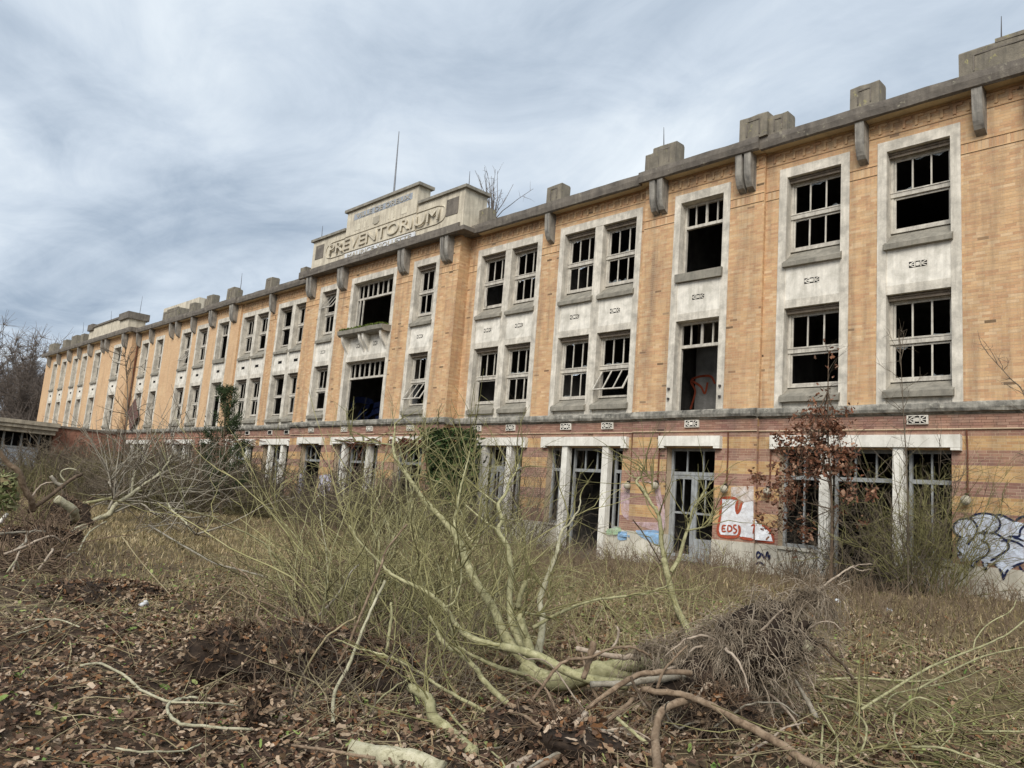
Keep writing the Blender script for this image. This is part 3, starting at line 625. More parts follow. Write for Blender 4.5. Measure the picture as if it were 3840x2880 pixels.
# ---- ground floor: lintels, pillars, doors, vents in the red band
def ground_opening(u0,u1,k):
    x0,x1=XC+u0,XC+u1; Y=wallY((u0+u1)/2); e=.22; right=x0>XC
    m=MB(); m.box(x0-e,x1+e,Y-.16,Y+.3,3.53,3.82,.004).box(x0-e+.004,x0-.02,Y-.155,Y+.02,3.47,3.53).box(x1+.02,x1+e-.004,Y-.155,Y+.02,3.47,3.53); m.build('lintel','whitepaint',BLD)
    P=[]
    if k=='AB': P=[x0+1.22,x1-1.1]
    elif k in('D','E','NO','G'): P=[x0+.84,x1-.61]
    for x in P: MB().box(x-.12,x+.12,Y-.1,Y+.14,-.3,3.528,.004).build('pillar','whitepaint',BLD)
    edges=[x0]+[p for p in P]+[x1]; y=Y+.26
    for i in range(len(edges)-1):
        a=edges[i]+(.12 if i else .0); c=edges[i+1]-(.12 if i<len(edges)-2 else 0)
        mid=(i==1) if P else True
        f=MB(); zt=2.72; f.box(a,a+.07,y,y+.08,.0,3.5).box(c-.07,c,y,y+.08,.0,3.5).box(a+.07,c-.07,y,y+.08,zt,zt+.1).box(a+.07,c-.07,y,y+.08,3.42,3.5)
        n=max(1,int((c-a)/.42))
        for q in range(1,n):
            xx=a+(c-a)*q/n; f.box(xx-.02,xx+.02,y+.01,y+.06,zt+.1,3.42)
        o=f.build('door_frame','bluewood',BLD)
        if not mid or k in('C','E'):
            if k=='C' or k=='E' and mid:
                w=(c-a-.14)/2
                for s in (0,1):
                    d=MB(); xa=a+.07+s*w+.005; xb=xa+w-.01; d.box(xa,xa+.09,y+.01,y+.06,.3,zt-.01).box(xb-.09,xb,y+.01,y+.06,.3,zt-.01).box(xa+.09,xb-.09,y+.01,y+.06,zt-.11,zt-.01).box(xa+.09,xb-.09,y+.01,y+.06,1.62,1.68).box(xa+.09,xb-.09,y+.01,y+.06,.3,.95 if s else .5).box((xa+xb)/2-.018,(xa+xb)/2+.018,y+.015,y+.05,1.68,zt-.11); d.build('door_leaf','bluewood',o)
            elif not mid:
                MB().box(a,c,Y+.02,Y+.3,-.3,.92).box(a,c,Y-.03,Y+.32,.92,.99).build('low_wall','plinth',BLD)
                MB().box(a+.07,c-.07,y+.01,y+.06,.99,1.08).box((a+c)/2-.02,(a+c)/2+.02,y+.01,y+.06,1.08,zt).build('window_bar','bluewood',o)
for g in GOP: ground_opening(*g)
for u in (22.62,16.65,11.74,13.5,7.3,9.1,-22.62,-16.65,-7.3,-9.1,-11.74,-13.5,3.9,-3.9,-1,1): vent(XC+u,wallY(u)-.035,4.09,BLD,.38,.17,True)
# ---- interior: slabs, back wall with small openings, partitions, roof
def interior():
    XL,XR=XC-56.3,XC+32.4
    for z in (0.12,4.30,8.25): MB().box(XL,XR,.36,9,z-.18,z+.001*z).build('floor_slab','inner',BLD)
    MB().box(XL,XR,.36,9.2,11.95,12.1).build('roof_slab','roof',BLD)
    ops=[(-11.2,-10.4,5.75,6.3),(-10.1,-9.9,5.75,6.3),(-9.55,-8.8,5.75,6.35)]
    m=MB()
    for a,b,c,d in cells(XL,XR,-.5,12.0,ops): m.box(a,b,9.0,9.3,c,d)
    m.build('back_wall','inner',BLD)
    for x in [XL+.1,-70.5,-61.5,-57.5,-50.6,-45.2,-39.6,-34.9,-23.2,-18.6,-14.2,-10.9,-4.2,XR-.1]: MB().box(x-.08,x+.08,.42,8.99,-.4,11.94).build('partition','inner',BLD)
    for x in (-13.6,-31.2): MB().box(x,x+2.9,2.1,2.22,4.31,8.06).build('partition','innerpaint',BLD)
interior()
for xa in (XC-56.4,XC+32.08):
    MB().box(xa,xa+.32,.421 if xa>-30 else -.08,9.3,Z0,ZT-.01).build('wall','farbrick',BLD)
# hanging broken shutter in an upper window far along the facade
p=on_y('8',905,1230,-0.05); m=MB().box(-.75,.75,-.03,.03,-.9,.9); m.rot(0,8,Matrix.Rotation(math.radians(-40),4,'Y')); m.v=[(v[0]+p[0],v[1]+p[1]-.2,v[2]+p[2]) for v in m.v]; m.build('hanging_shutter','brownpanel',BLD)
# ---- downpipe at the step of the far pavilion
T=Tubes(); T.add([(-60.7,-.12,0),(-60.7,-.12,11.8)],[.06,.06],8); T.build('downpipe','rust',BLD)
# ---- wall lamps with conduits
def wall_lamp(tag_,x,y,label):
    p=on_y(tag_,x,y,-.14); Yw=wallY(p[0]-XC); r=empty('wall_lamp',(p[0],Yw-.01,p[2]-.15),label,'lamp','round lamps on the ground floor wall')
    T=Tubes(); th=np.linspace(0,math.pi,7); T.add([(p[0],Yw-.16,p[2]+.11*math.cos(t)) for t in th],[max(.01,.11*math.sin(t)) for t in th],12); T.build('globe','paleplastic',r)
    T=Tubes(); T.add([(p[0],Yw-.0,p[2]+.05),(p[0],Yw-.06,p[2]+.14),(p[0],Yw-.16,p[2]+.13)],[.05,.03,.03],8); T.build('bracket','iron',r)
    T=Tubes(); T.add([(p[0],Yw-.03,p[2]+.1),(p[0]+.01,Yw-.035,3.4),(p[0],Yw-.05,3.93)],[.022,.02,.02],6); T.build('conduit','rust',r)
wall_lamp('3',1750,800,'round cream wall lamp under a rusty conduit beside blue outlined graffiti')
wall_lamp('G',1485,170,'round cream wall lamp above the white graffiti with a red border')
wall_lamp('G',690,130,'round wall lamp on pink painted wall, next to the grey glazed door')
wall_lamp('G',350,130,'round wall lamp on pink painted wall, next to the white pillar')
wall_lamp('G',1960,200,'round wall lamp half hidden behind the copper leaved sapling')
wall_lamp('D',1200,1300,'round wall lamp low on the wall behind the ivy') if False else None
# ------------------------------------------------------------------ graffiti (flat paint on the walls)
def paintmat(name,c,cover):
    m,nt,b=nodes(name); w=objcoord(nt); n=nz(nt,w,6,6,0.7,0.3); tr=nt.nodes.new('ShaderNodeBsdfTransparent'); mx=nt.nodes.new('ShaderNodeMixShader')
    b.inputs['Base Color'].default_value=(*c,1); f=ramp(nt,n,[(0.35,max(0,cover-.3)),(0.65,min(1,cover+.3))]); nt.links.new(f,mx.inputs[0]); nt.links.new(tr.outputs[0],mx.inputs[1]); nt.links.new(b.outputs[0],mx.inputs[2])
    nt.links.new(mx.outputs[0],nt.nodes['Material Output'].inputs[0])
paintmat('paint_blue',(.66,.73,.85),.72); paintmat('paint_white',(.80,.81,.83),.85); paintmat('paint_pink',(.66,.50,.52),.5); paintmat('paint_lilac',(.55,.54,.64),.75); paintmat('paint_sky',(.25,.42,.62),.7); paintmat('paint_green',(.38,.52,.33),.6); paintmat('paint_pale',(.74,.68,.64),.6)
flat('paint_black',(.016,.022,.065),.6); flat('paint_red',(.42,.09,.045),.6)
ZR['K']=(500,1600,2.765)
def wallpt(tg,x,y,off):
    Y=0.0
    for _ in range(3):
        p=on_y(tg,x,y,Y-off); Y=wallY(p[0]-XC)
    if p[2]<1.0: off+=.03
    return on_y(tg,x,y,Y-off)
def fill(tg,pts,mat,off=.016,sm_=True):
    P=spline([(x,y,0) for x,y in pts+pts[:1]],4)[:-1] if sm_ else np.array([(x,y,0) for x,y in pts]); W=[Vector(wallpt(tg,x,y,off)) for x,y,_ in P]
    tri=tessellate_polygon([[Vector((w[0],w[2],0)) for w in W]]); m=MB(); m.v=[tuple(w) for w in W]; m.f=[list(t) for t in tri]; return m.build('graffiti',mat,BLD)
def stroke(m,tg,pts,w,off=.022):
    S=spline([(x,y,0) for x,y in pts],5); W=np.array([wallpt(tg,x,y,off) for x,y,_ in S]); T=np.gradient(W,axis=0); T/=np.linalg.norm(T,axis=1)[:,None]+1e-9; Nn=np.stack([-T[:,2],0*T[:,0],T[:,0]],-1)
    n=len(W); ww=w*np.minimum(1,.35+np.minimum(np.arange(n),np.arange(n)[::-1])/3)[:,None]/2; b=len(m.v); off_=np.array([0,-.0004*(len(m.f)%9),0])
    m.v+=[tuple(v) for v in W+Nn*ww+off_]+[tuple(v) for v in W-Nn*ww+off_]; m.f+=[[b+i,b+i+1,b+n+i+1,b+n+i] for i in range(n-1)]
fill('H',[(250,320),(440,300),(600,215),(820,225),(960,230),(1230,350),(1382,380),(1382,700),(1382,1040),(1230,1110),(1090,1230),(1028,1340),(960,1180),(860,1070),(760,1060),(720,1180),(670,1040),(620,1000),(540,1080),(500,1130),(420,1000),(300,1060),(220,900),(215,740),(290,610),(190,530),(170,440)],'paint_blue',sm_=False)
m=MB()
for q in ([(250,320),(330,300),(440,300),(520,350),(570,430),(575,500),(560,560),(500,640),(440,710),(420,760)],[(250,320),(190,380),(165,440),(175,520),(220,580),(290,610),(330,615)],
 [(440,295),(500,250),(600,215),(720,208),(820,225),(900,260),(960,330),(970,400),(950,470),(900,520),(850,545),(780,545)],[(660,490),(730,555),(740,500)],[(560,560),(620,545),(680,560),(705,600),(690,650),(640,680)],
 [(640,690),(720,710),(770,770),(785,830),(760,890),(700,950),(620,1000)],[(780,550),(900,560),(1000,620),(1080,690),(1120,760),(1110,820),(1050,870),(940,940),(870,990),(800,1030)],[(880,235),(960,230),(1050,260),(1140,310),(1230,350)],
 [(1240,350),(1280,300),(1382,255),(1470,250)],[(1100,610),(1200,605),(1300,600),(1320,500),(1382,430),(1450,410)],[(980,690),(1100,670),(1200,690),(1300,730),(1382,790)],[(1200,630),(1300,650),(1382,690)],[(620,1000),(550,1050),(500,1140),(440,1040)],
 [(670,1040),(690,1110),(720,1190),(735,1110),(760,1060)],[(860,1070),(950,1150),(1010,1250),(1028,1360)],[(1028,1360),(1060,1260),(1120,1170),(1230,1110),(1382,1050)],[(1300,1110),(1340,1180),(1382,1210)],[(330,620),(250,660),(215,740),(220,820),(260,870),(300,910),(210,940)]): stroke(m,'H',q,.042)
m.build('graffiti','paint_black',BLD)
fill('G',[(1430,270),(1620,280),(1608,455),(1690,320),(1798,300),(1798,745),(1700,735),(1620,700),(1420,690),(1390,620),(1420,480)],'paint_white',sm_=False); fill('G',[(1815,510),(1900,580),(2000,680),(2030,770),(1815,750)],'paint_white',sm_=False)
fill('G',[(1540,140),(1800,130),(1800,295),(1690,315),(1640,290),(1540,265)],'paint_pale',sm_=False)
m=MB()
for q in ([(1430,272),(1415,480),(1388,620),(1400,690),(1480,718),(1610,710),(1640,640),(1625,580)],[(1430,270),(1540,266),(1620,285)],[(1620,290),(1600,370),(1608,455)],[(1608,455),(1640,400),(1665,320)],[(1640,725),(1720,738),(1800,748)],[(1815,750),(1900,762),(2035,785)],[(2035,785),(2010,680),(1940,600),(1860,560)]): stroke(m,'G',q,.075)
for q in ([(1485,585),(1445,590),(1440,650),(1485,650)],[(1443,620),(1475,620)],[(1505,580),(1505,650),(1545,640),(1545,600),(1505,580)],[(1605,580),(1575,585),(1575,615),(1605,640),(1585,670),(1565,665)],[(1770,590),(1810,580),(1790,680)],[(1850,640),(1840,680),(1900,690)],[(1890,630),(1890,720)]): stroke(m,'G',q,.045,.026)
m.build('graffiti','paint_red',BLD)
m=MB()
for q in ([(1830,930),(1850,890),(1880,920),(1850,960),(1830,930)],[(1890,900),(1930,960),(1960,890),(1975,980),(1990,920)],[(1810,1040),(1870,1010),(1930,1050)]): stroke(m,'G',q,.05)
m.build('graffiti','paint_black',BLD)
fill('G',[(280,95),(500,80),(700,100),(740,250),(780,450),(760,640),(520,600),(300,480),(270,300)],'paint_pink'); fill('G',[(240,655),(350,660),(365,740),(240,750)],'paint_sky',.018); fill('G',[(110,630),(255,600),(258,680),(110,690)],'paint_green',.018); fill('G',[(440,640),(720,650),(720,800),(620,780),(480,700)],'paint_sky',.020)
fill('K',[(1600,480),(1740,470),(1735,700),(1720,870),(1550,860),(1580,640)],'paint_lilac'); fill('K',[(1930,510),(2040,500),(2040,640),(1990,740),(1915,720)],'paint_lilac')
# paint seen on the inner partitions through the tall openings
def inner_stroke(tg,strokes,w,mat,Y):
    m=MB()
    for pts in strokes:
        S=spline([(x,y,0) for x,y in pts],5); W=np.array([on_y(tg,x,y,Y) for x,y,_ in S]); T=np.gradient(W,axis=0); T/=np.linalg.norm(T,axis=1)[:,None]; Nn=np.stack([-T[:,2],0*T[:,0],T[:,0]],-1); n=len(W); b=len(m.v)
        m.v+=[tuple(v) for v in W+Nn*w]+[tuple(v) for v in W-Nn*w]; m.f+=[[b+i,b+i+1,b+n+i+1,b+n+i] for i in range(n-1)]
    m.build('graffiti',mat,BLD)
inner_stroke('5',[[(1725,455),(1745,390),(1760,320),(1730,250),(1780,220),(1870,215),(1905,270)],[(1740,250),(1800,290),(1830,340),(1850,260)]],.035,'paint_red',2.08)
flat('paint_navy',(.02,.035,.12),.6)
inner_stroke('7',[[(780,920),(830,860),(930,870),(970,900),(930,980),(880,940)],[(840,1040),(880,960),(950,930),(1080,890)],[(900,1040),(960,980),(1040,950),(1085,980)],[(1000,1040),(1080,1020)]],.16,'paint_navy',2.08)
# ------------------------------------------------------------------ low annex at the far end of the facade
AX=-60.9
ANX=empty('annex',(AX,-8,0),'low flat roofed annex with concrete fascia and grey window frames','building')
MB().box(AX-8,AX,-4.6,-.6,-.4,4.2).build('wall','farred',ANX); MB().box(AX-8.1,AX+.12,-4.7,-.62,4.2,4.36,.01).build('coping','cornice',ANX)
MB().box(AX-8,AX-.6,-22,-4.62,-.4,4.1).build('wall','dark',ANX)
MB().box(AX-8,AX+1.0,-22,-4.62,3.92,4.16).build('fascia','canopy',ANX); MB().box(AX-8,AX+1.12,-22.1,-4.55,4.162,4.42,.02).build('fascia','canopy',ANX); MB().box(AX-8,AX+.8,-22,-4.7,3.62,3.918).build('fascia','canopy',ANX)
for y0 in (-7.6,-10.2,-12.8,-15.4):
    f=MB(); f.box(AX-.1,AX,y0,y0+.12,.2,3.6).box(AX-.1,AX,y0+2.1,y0+2.22,.2,3.6).box(AX-.1,AX,y0+.12,y0+2.1,2.55,2.68).box(AX-.1,AX,y0+.12,y0+2.1,.7,.82).box(AX-.1,AX,y0+1.05,y0+1.17,.82,2.55).box(AX-.1,AX,y0+1.05,y0+1.17,2.68,3.6)
    o=f.build('window_frame','bluewood',ANX)
    for q in (.55,1.6): MB().box(AX-.08,AX-.03,y0+q,y0+q+.06,2.68,3.55).build('glazing_bar','bluewood',o)
    MB().box(AX-.07,AX-.05,y0+.12,y0+1.05,1.3,2.55).build('pane','slate',o); MB().box(AX-.07,AX-.05,y0+1.17,y0+2.1,1.1,2.55).build('pane','slate',o)
    MB().box(AX-.25,AX-.02,y0,y0+2.3,-.4,.7).build('sill_wall','canopy',ANX)
# ------------------------------------------------------------------ vegetation helpers
def Ppts(tg,pts,d0,d1=None):
    n=len(pts); d1=d0 if d1 is None else d1
    return np.array([at(tg,x,y,min(d0+(d1-d0)*i/max(1,n-1),gdepth(tg,x,y)*.985)) for i,(x,y) in enumerate(pts)])
def Gpts(tg,pts,h): return np.array([hit(tg,x,y,h) for x,y in pts])
def twigs_along(T,S,n,length,r,k=3,up=0.35,wob=.16,grav=0.0,t0=.25,sub=0,nseg=5):
    m=len(S)
    for _ in range(n):
        t=RNG.uniform(t0,1)*(m-1); i=int(min(m-2,t)); p=S[i]+(S[i+1]-S[i])*(t-i); d=unit(S[i+1]-S[i]); d=d*.7+RNG.normal(0,.6,3)+np.array([0,0,up])
        L=length*RNG.uniform(.35,1); Q=grow(p,d,L,nseg,wob,grav); T.add(Q,np.linspace(r*RNG.uniform(.7,1.2),r*.25,len(Q)),k)
        for _ in range(sub):
            j=RNG.integers(1,len(Q)-1); d2=unit(Q[j+1]-Q[j])*.8+RNG.normal(0,.5,3); q=grow(Q[j],d2,L*RNG.uniform(.25,.55),3,wob,grav); T.add(q,np.linspace(r*.5,r*.2,len(q)),3)
def bush(label,group,base,h,rad,n,mat,r=.012,lean=(0,0,0),sub=5,name='bare_bush',wob=.14,cat='bush',grav=0.02,spread=.45):
    T=Tubes(); base=np.array(base,float)
    for _ in range(n):
        a=RNG.uniform(0,2*math.pi); q=rad*math.sqrt(RNG.uniform()); p=base+np.array([q*math.cos(a),q*math.sin(a),0]); p[2]=gz(p[0],p[1])-.05
        d=np.array([math.cos(a)*spread*q/rad,math.sin(a)*spread*q/rad,1])+RNG.normal(0,.22,3)+np.array(lean); L=h*RNG.uniform(.45,1.05); S=grow(p,d,L,8,wob,grav)
        rr=r*RNG.uniform(.6,1.3); T.add(S,np.linspace(rr,rr*.3,len(S)),4 if r>.02 else 3); twigs_along(T,S,sub,L*.42,rr*.55,3,.3,.2,.03,.2,2)
    return tag(T.build(name,mat),label,cat,group)
def leaves(P,size,cols,flat_=0.0,jit=.3,curl=.25):
    """leaf clumps: each leaf a bent pointed hexagon"""
    n=len(P); a=RNG.uniform(0,2*math.pi,n); nrm=RNG.normal(0,1,(n,3)); nrm[:,2]=np.abs(nrm[:,2])+flat_; nrm/=np.linalg.norm(nrm,axis=1)[:,None]
    t=np.cross(nrm,RNG.normal(0,1,(n,3))); t/=np.linalg.norm(t,axis=1)[:,None]+1e-9; b=np.cross(nrm,t); s=size*RNG.uniform(.35,1.5,n)[:,None]
    sh=((-1.0,0),(-.55,.42),(-.05,.30),(.45,.44),(1.0,.04),(.5,-.40),(0,-.28),(-.5,-.44)); c=curl*RNG.uniform(-1.3,2.2,n)[:,None]; asp=RNG.uniform(.55,1.15,n)[:,None]; tw=RNG.normal(0,.35,n)[:,None]
    V=np.stack([P+t*s*u*.58*RNG.uniform(.85,1.15,n)[:,None]+b*s*v*.72*asp*RNG.uniform(.65,1.3,n)[:,None]+nrm*s*(c*(abs(v)*.8+.3*u*u)+tw*u*v) for u,v in sh],1)
    i=np.arange(n)*8; F=np.concatenate([np.stack([i,i+1,i+2,i+7],-1),np.stack([i+2,i+3,i+5,i+6],-1)])
    F3=np.concatenate([np.stack([i+2,i+6,i+7],-1),np.stack([i+3,i+4,i+5],-1)])
    return V.reshape(-1,3),(F,F3),np.repeat(cols,8,0)
def leafobj(name,P,size,pal,parent=None,flat_=0.0,mat='leaf',curl=.25,kind=None):
    pal=np.array(pal); C=pal[RNG.integers(0,len(pal),len(P))]*RNG.uniform(.7,1.25,(len(P),1)); V,F,C=leaves(P,size,C,flat_,curl=curl); org=V.mean(0); org[2]=V[:,2].min()
    o=link(name,npmesh(name,V-org,list(F),mat,C),parent,org)
    if kind: o['kind']=kind
    return o
def lump(name,c,ax,rx,ry,rz,mat,parent=None,rough=.22,nu=44,nv=26,seed=0):
    """irregular clod: ax = 3 axes rows"""
    rg=np.random.default_rng(seed); u=np.linspace(0,2*math.pi,nu,endpoint=False); v=np.linspace(.04,math.pi-.04,nv); U,Vv=np.meshgrid(u,v); D=np.stack([np.cos(U)*np.sin(Vv),np.sin(U)*np.sin(Vv),np.cos(Vv)],-1)
    k=np.ones(U.shape)
    for f in (1.5,3,6,11,20):
        w=rg.normal(0,f,(4,3)); ph=rg.uniform(0,6.3,4); k=k+rough*sum(np.sin(D@w[i]+ph[i]) for i in range(4))/4*2/f**.72
    L=np.stack([D[...,0]*rx*k,D[...,1]*ry*k,D[...,2]*rz*k],-1); V=(L@np.array(ax)).reshape(-1,3)+np.array(c); i=np.arange(nu*nv).reshape(nv,nu); j=np.roll(i,-1,1)
    F=np.stack([i[:-1],j[:-1],j[1:],i[1:]],-1).reshape(-1,4); org=np.array(c,float); o=link(name,npmesh(name,V-org,[F],mat,None,True),parent,org); return o,V
def fibres(T,V,c,n,length,r,grav=.18,outw=.7,sel=None,wob=.22):
    c=np.array(c); idx=np.arange(len(V)) if sel is None else np.nonzero(sel(V-c))[0]
    for i in RNG.choice(idx,n):
        p=V[i]; d=unit(p-c)*outw+RNG.normal(0,.45,3); L=length*RNG.uniform(.2,1)**1.3; S=grow(p-unit(p-c)*.03,d,L,6,wob,grav); T.add(S,np.linspace(r*RNG.uniform(.5,1.6),r*.2,len(S)),3)
EYE=np.eye(3)
# ------------------------------------------------------------------ far trees behind the end of the building
def bare_tree(label,group,base,h,mat='distant',ntw=900,r=.16,spread=.5,seed=0,name='bare_tree',twl=.16):
    base=np.array(base,float); root=empty(name,base,label,'tree',group); T=Tubes(); Cw=Tubes()
    S=grow(base,(RNG.normal(0,.05),RNG.normal(0,.05),1),h*.9,10,.05); T.add(S,np.linspace(r,r*.15,len(S)),6); tips=[]
    for _ in range(16):
        i=RNG.integers(2,9); a=RNG.uniform(0,6.28); d=(math.cos(a)*spread*1.6,math.sin(a)*spread*1.6,1.0); B=grow(S[i],d,h*RNG.uniform(.25,.5),7,.13,-.02); T.add(B,np.linspace(r*.35,r*.06,len(B)),4); tips.append(B)
    T.build('trunk',mat,root)
    for _ in range(ntw):
        B=tips[RNG.integers(len(tips))]; i=RNG.integers(1,len(B)); d=RNG.normal(0,.6,3)+np.array([0,0,.45]); Q=grow(B[i],d,h*twl*RNG.uniform(.3,1.1),4,.2); Cw.add(Q,np.linspace(r*.11,r*.04,5),3)
    Cw.build('crown',mat,root); return root
TP=[]
for k in range(3):
    rt=bare_tree('leafless grey brown tree in the wood beyond the far end','leafless trees beyond the building',(0,0,0),14,ntw=1500,r=.24); TP.append(rt)
for k,(px,d,h) in enumerate(((-120,118,15),(-60,124,17),(-15,112,15),(8,130,18),(28,116,15),(45,126,16),(62,118,13.5),(82,132,14.5),(98,124,12),(-200,115,15),(18,108,12.5),(52,110,11.5),(76,113,11))):
    p=at('P',px,1010,d); p[2]=-.2; src_=TP[k%3]; o=src_ if k<3 else src_.copy()
    if k>=3:
        COL.objects.link(o); ORIG[o.name]=p
        for ch in list(src_.children): c=ch.copy(); COL.objects.link(c); c.parent=o
    o.location=p; o.scale=(h/11.5,)*3; o.rotation_euler=(0,0,RNG.uniform(0,6.28))
T=Tubes()
for _ in range(1000):
    p=at('P',RNG.uniform(-160,125),1010,RNG.uniform(104,116)); p[2]=-.2; S=grow(p,RNG.normal(0,.3,3)+np.array([0,0,1]),RNG.uniform(3,11),6,.18); T.add(S,np.linspace(.09,.03,7),3); twigs_along(T,S,3,2.2,.045,3,.3,.2)
tag(T.build('undergrowth','distant'),'brown leafless undergrowth of the wood beyond the building','undergrowth',kind='stuff')
# ------------------------------------------------------------------ bushes along the facade
def gpt(px,py): p=hit('P',px,py); return p
GB='leafless bushes overgrowing the foot of the facade'
def bush_proto(h,rad,n,mat,r,sub,wob,spread):
    T=Tubes()
    for _ in range(n):
        a=RNG.uniform(0,2*math.pi); q=rad*math.sqrt(RNG.uniform()); p=np.array([q*math.cos(a),q*math.sin(a),-.1]); d=np.array([math.cos(a)*spread*q/rad,math.sin(a)*spread*q/rad,1])+RNG.normal(0,.3,3)
        L=h*RNG.uniform(.4,1.05); S=grow(p,d,L,7,wob,.03); rr=r*RNG.uniform(.6,1.3); T.add(S,np.linspace(rr,rr*.35,len(S)),3); twigs_along(T,S,sub,L*.45,rr*.62,3,.3,.22,.03,.15,2,4)
    V,Q=T.mesh(); return npmesh('bare_bush',V,[Q],mat,None,True)
BP=[bush_proto(3.6,2.0,120,'browntwig',.032,8,.2,1.0),bush_proto(3.6,2.0,120,'browntwig',.030,8,.22,.9),bush_proto(3.4,1.9,110,'olivetwig',.030,8,.2,1.0),bush_proto(3.4,1.9,70,'strawtwig',.026,7,.22,1.0)]
def far_bush(px,d,sc_,k,label,group=None):
    p=at('P',px,1090,d); p[2]=gz(p[0],p[1]); o=link('bare_bush',BP[k],None,p); o.rotation_euler=(0,0,RNG.uniform(0,6.28)); o.scale=(sc_*RNG.uniform(.9,1.1),sc_*RNG.uniform(.9,1.1),sc_*RNG.uniform(.85,1.1)); tag(o,label,'bush',group)
for px,d,sc_,k,lb in ((158,54,1.25,0,'tall brown leafless bush at the corner of annex and facade'),(105,44,1.0,1,'brown leafless bush before the brick end of the annex'),(40,40,.85,0,'brown leafless bush before the grey framed annex windows'),
 (205,48,1.15,1,None),(250,45,1.1,0,None),(300,43,1.05,2,None),(345,40,1.0,1,None),(395,38,1.0,0,None),(440,36,1.05,2,None),(485,35,1.0,1,None),(530,33.5,.9,0,None),(320,38,.9,3,None),(420,35,.8,3,None),(225,42,1.0,3,None),(560,31.5,.55,2,None),
 (130,36,.7,2,'low olive leafless bush behind the fallen pale barked tree'),(255,34,.75,0,'low brown leafless bush touching the branches of the fallen pale barked tree'),(355,32,.65,2,'low olive leafless bush before the young pine'),
 (735,30,.6,1,'leafless bush before the central doorway of the facade'),(790,28.5,.8,0,'leafless bush between the central doorway and the ivy'),(850,27,.8,1,'leafless bush at the foot of the brick pier next to the ivy'),(905,26,.7,2,'olive leafless bush beneath the hanging ivy')):
    far_bush(px,d,sc_,k,lb or 'tangled leafless brown bush in the row against the ground floor',None if lb else GB)
def wallbush(px,Y,h,rad,n,label,mat='browntwig',sub=6,grav=.02):
    p=on_y('P',px,1150,Y); return bush(label,None,p,h,rad,n,mat,.012,sub=sub,grav=grav)
wallbush(2010,-1.4,3.0,.55,95,'dense leafless olive bush before the right hand bay of the wide opening','greentwig',7,.05)
wallbush(1955,-1.7,3.6,.5,40,'thin tall leafless stems before the white pillar of the wide opening')
wallbush(1870,-1.6,2.2,.5,45,'low brown leafless bush beside the copper leaved sapling')
wallbush(1745,-1.5,1.4,.6,45,'low leafless scrub under the red bordered graffiti')
wallbush(1120,-1.0,3.9,.8,70,'leafless grey climber reaching the string course between two pillared openings')
wallbush(1030,-1.4,1.9,.7,45,'leafless scrub at the foot of the ivy')
wallbush(1210,-1.2,1.2,.6,35,'knee high leafless scrub beside the open pillared doorway')
# copper leaved sapling
def copper():
    b=on_y('P',1795,1240,-2.6); b[2]=gz(b[0],b[1])-.05; root=empty('copper_sapling',b,'young oak keeping its copper brown dead leaves by the wall','tree'); T=Tubes(); P=[]
    tops=[(1795,760),(1780,1000),(1725,930),(1690,960),(1660,1050),(1700,1110),(1735,900),(1825,960),(1750,950),(1650,1090),(1680,1150),(1840,1080)]
    S=limb(T,[b,on_y('P',1797,1100,-2.6),on_y('P',1788,930,-2.6),on_y('P',1790,760,-2.6)],.04,.008,6)
    Tw=Tubes()
    for px,py in tops[1:]*2:
        i=RNG.integers(2,len(S)-3); e=on_y('P',px+RNG.normal(0,12),py+RNG.normal(0,12),-2.6+RNG.normal(0,.45)); mid=(S[i]+e)/2+RNG.normal(0,.08,3); B=limb(T,[S[i],mid,e],.014,.004,4,5); twigs_along(Tw,B,9,.5,.005,3,.2,.2,0,.2,2)
        for _ in range(9):
            t=RNG.uniform(.25,1)**.7*(len(B)-1); j=int(min(len(B)-2,t)); q=B[j]+RNG.normal(0,.20,3); P+=list(q+RNG.normal(0,.075,(RNG.integers(6,22),3)))
    twigs_along(Tw,S,20,.7,.006,3,.4,.18,0,.2,2)
    for _ in range(60): P.append(S[RNG.integers(len(S)//2,len(S))]+RNG.normal(0,.12,3))
    T.build('trunk','darkbark',root); Tw.build('twigs','browntwig',root,kind='stuff')
    leafobj('crown',np.array(P),.085,[(.155,.066,.037),(.20,.095,.055),(.11,.048,.03),(.27,.165,.11),(.17,.08,.05)],root)
copper()
# bare saplings near the wall
def sapling(label,tg,pts,Y,r,nt=16,mat='browntwig',tl=.8):
    W=[on_y(tg,x,y,Y) for x,y in pts]; W[0][2]=gz(W[0][0],W[0][1])-.05; root=empty('bare_sapling',W[0],label,'tree'); T=Tubes(); S=limb(T,W,r,r*.3,5); T.build('trunk',mat,root); Q=Tubes(); twigs_along(Q,S,nt,tl,r*.45,3,.4,.16,0,.2,3); Q.build('crown',mat,root)
sapling('thin leafless sapling rising before the first floor window beside the pillar','P',[(1962,1240),(1960,1050),(1952,900),(1945,760)],-2.4,.018,22)
sapling('thin bare sapling close to the brick pier beside the blue outlined graffiti','P',[(2240,1290),(2240,1020),(2215,860),(2180,815),(2135,765)],-2.8,.02,14,tl=.6)
sapling('slim bare birch before the pavilion windows at the far end','P',[(272,1080),(270,960),(276,860),(270,770)],-9,.045,34,'browntwig',1.5)
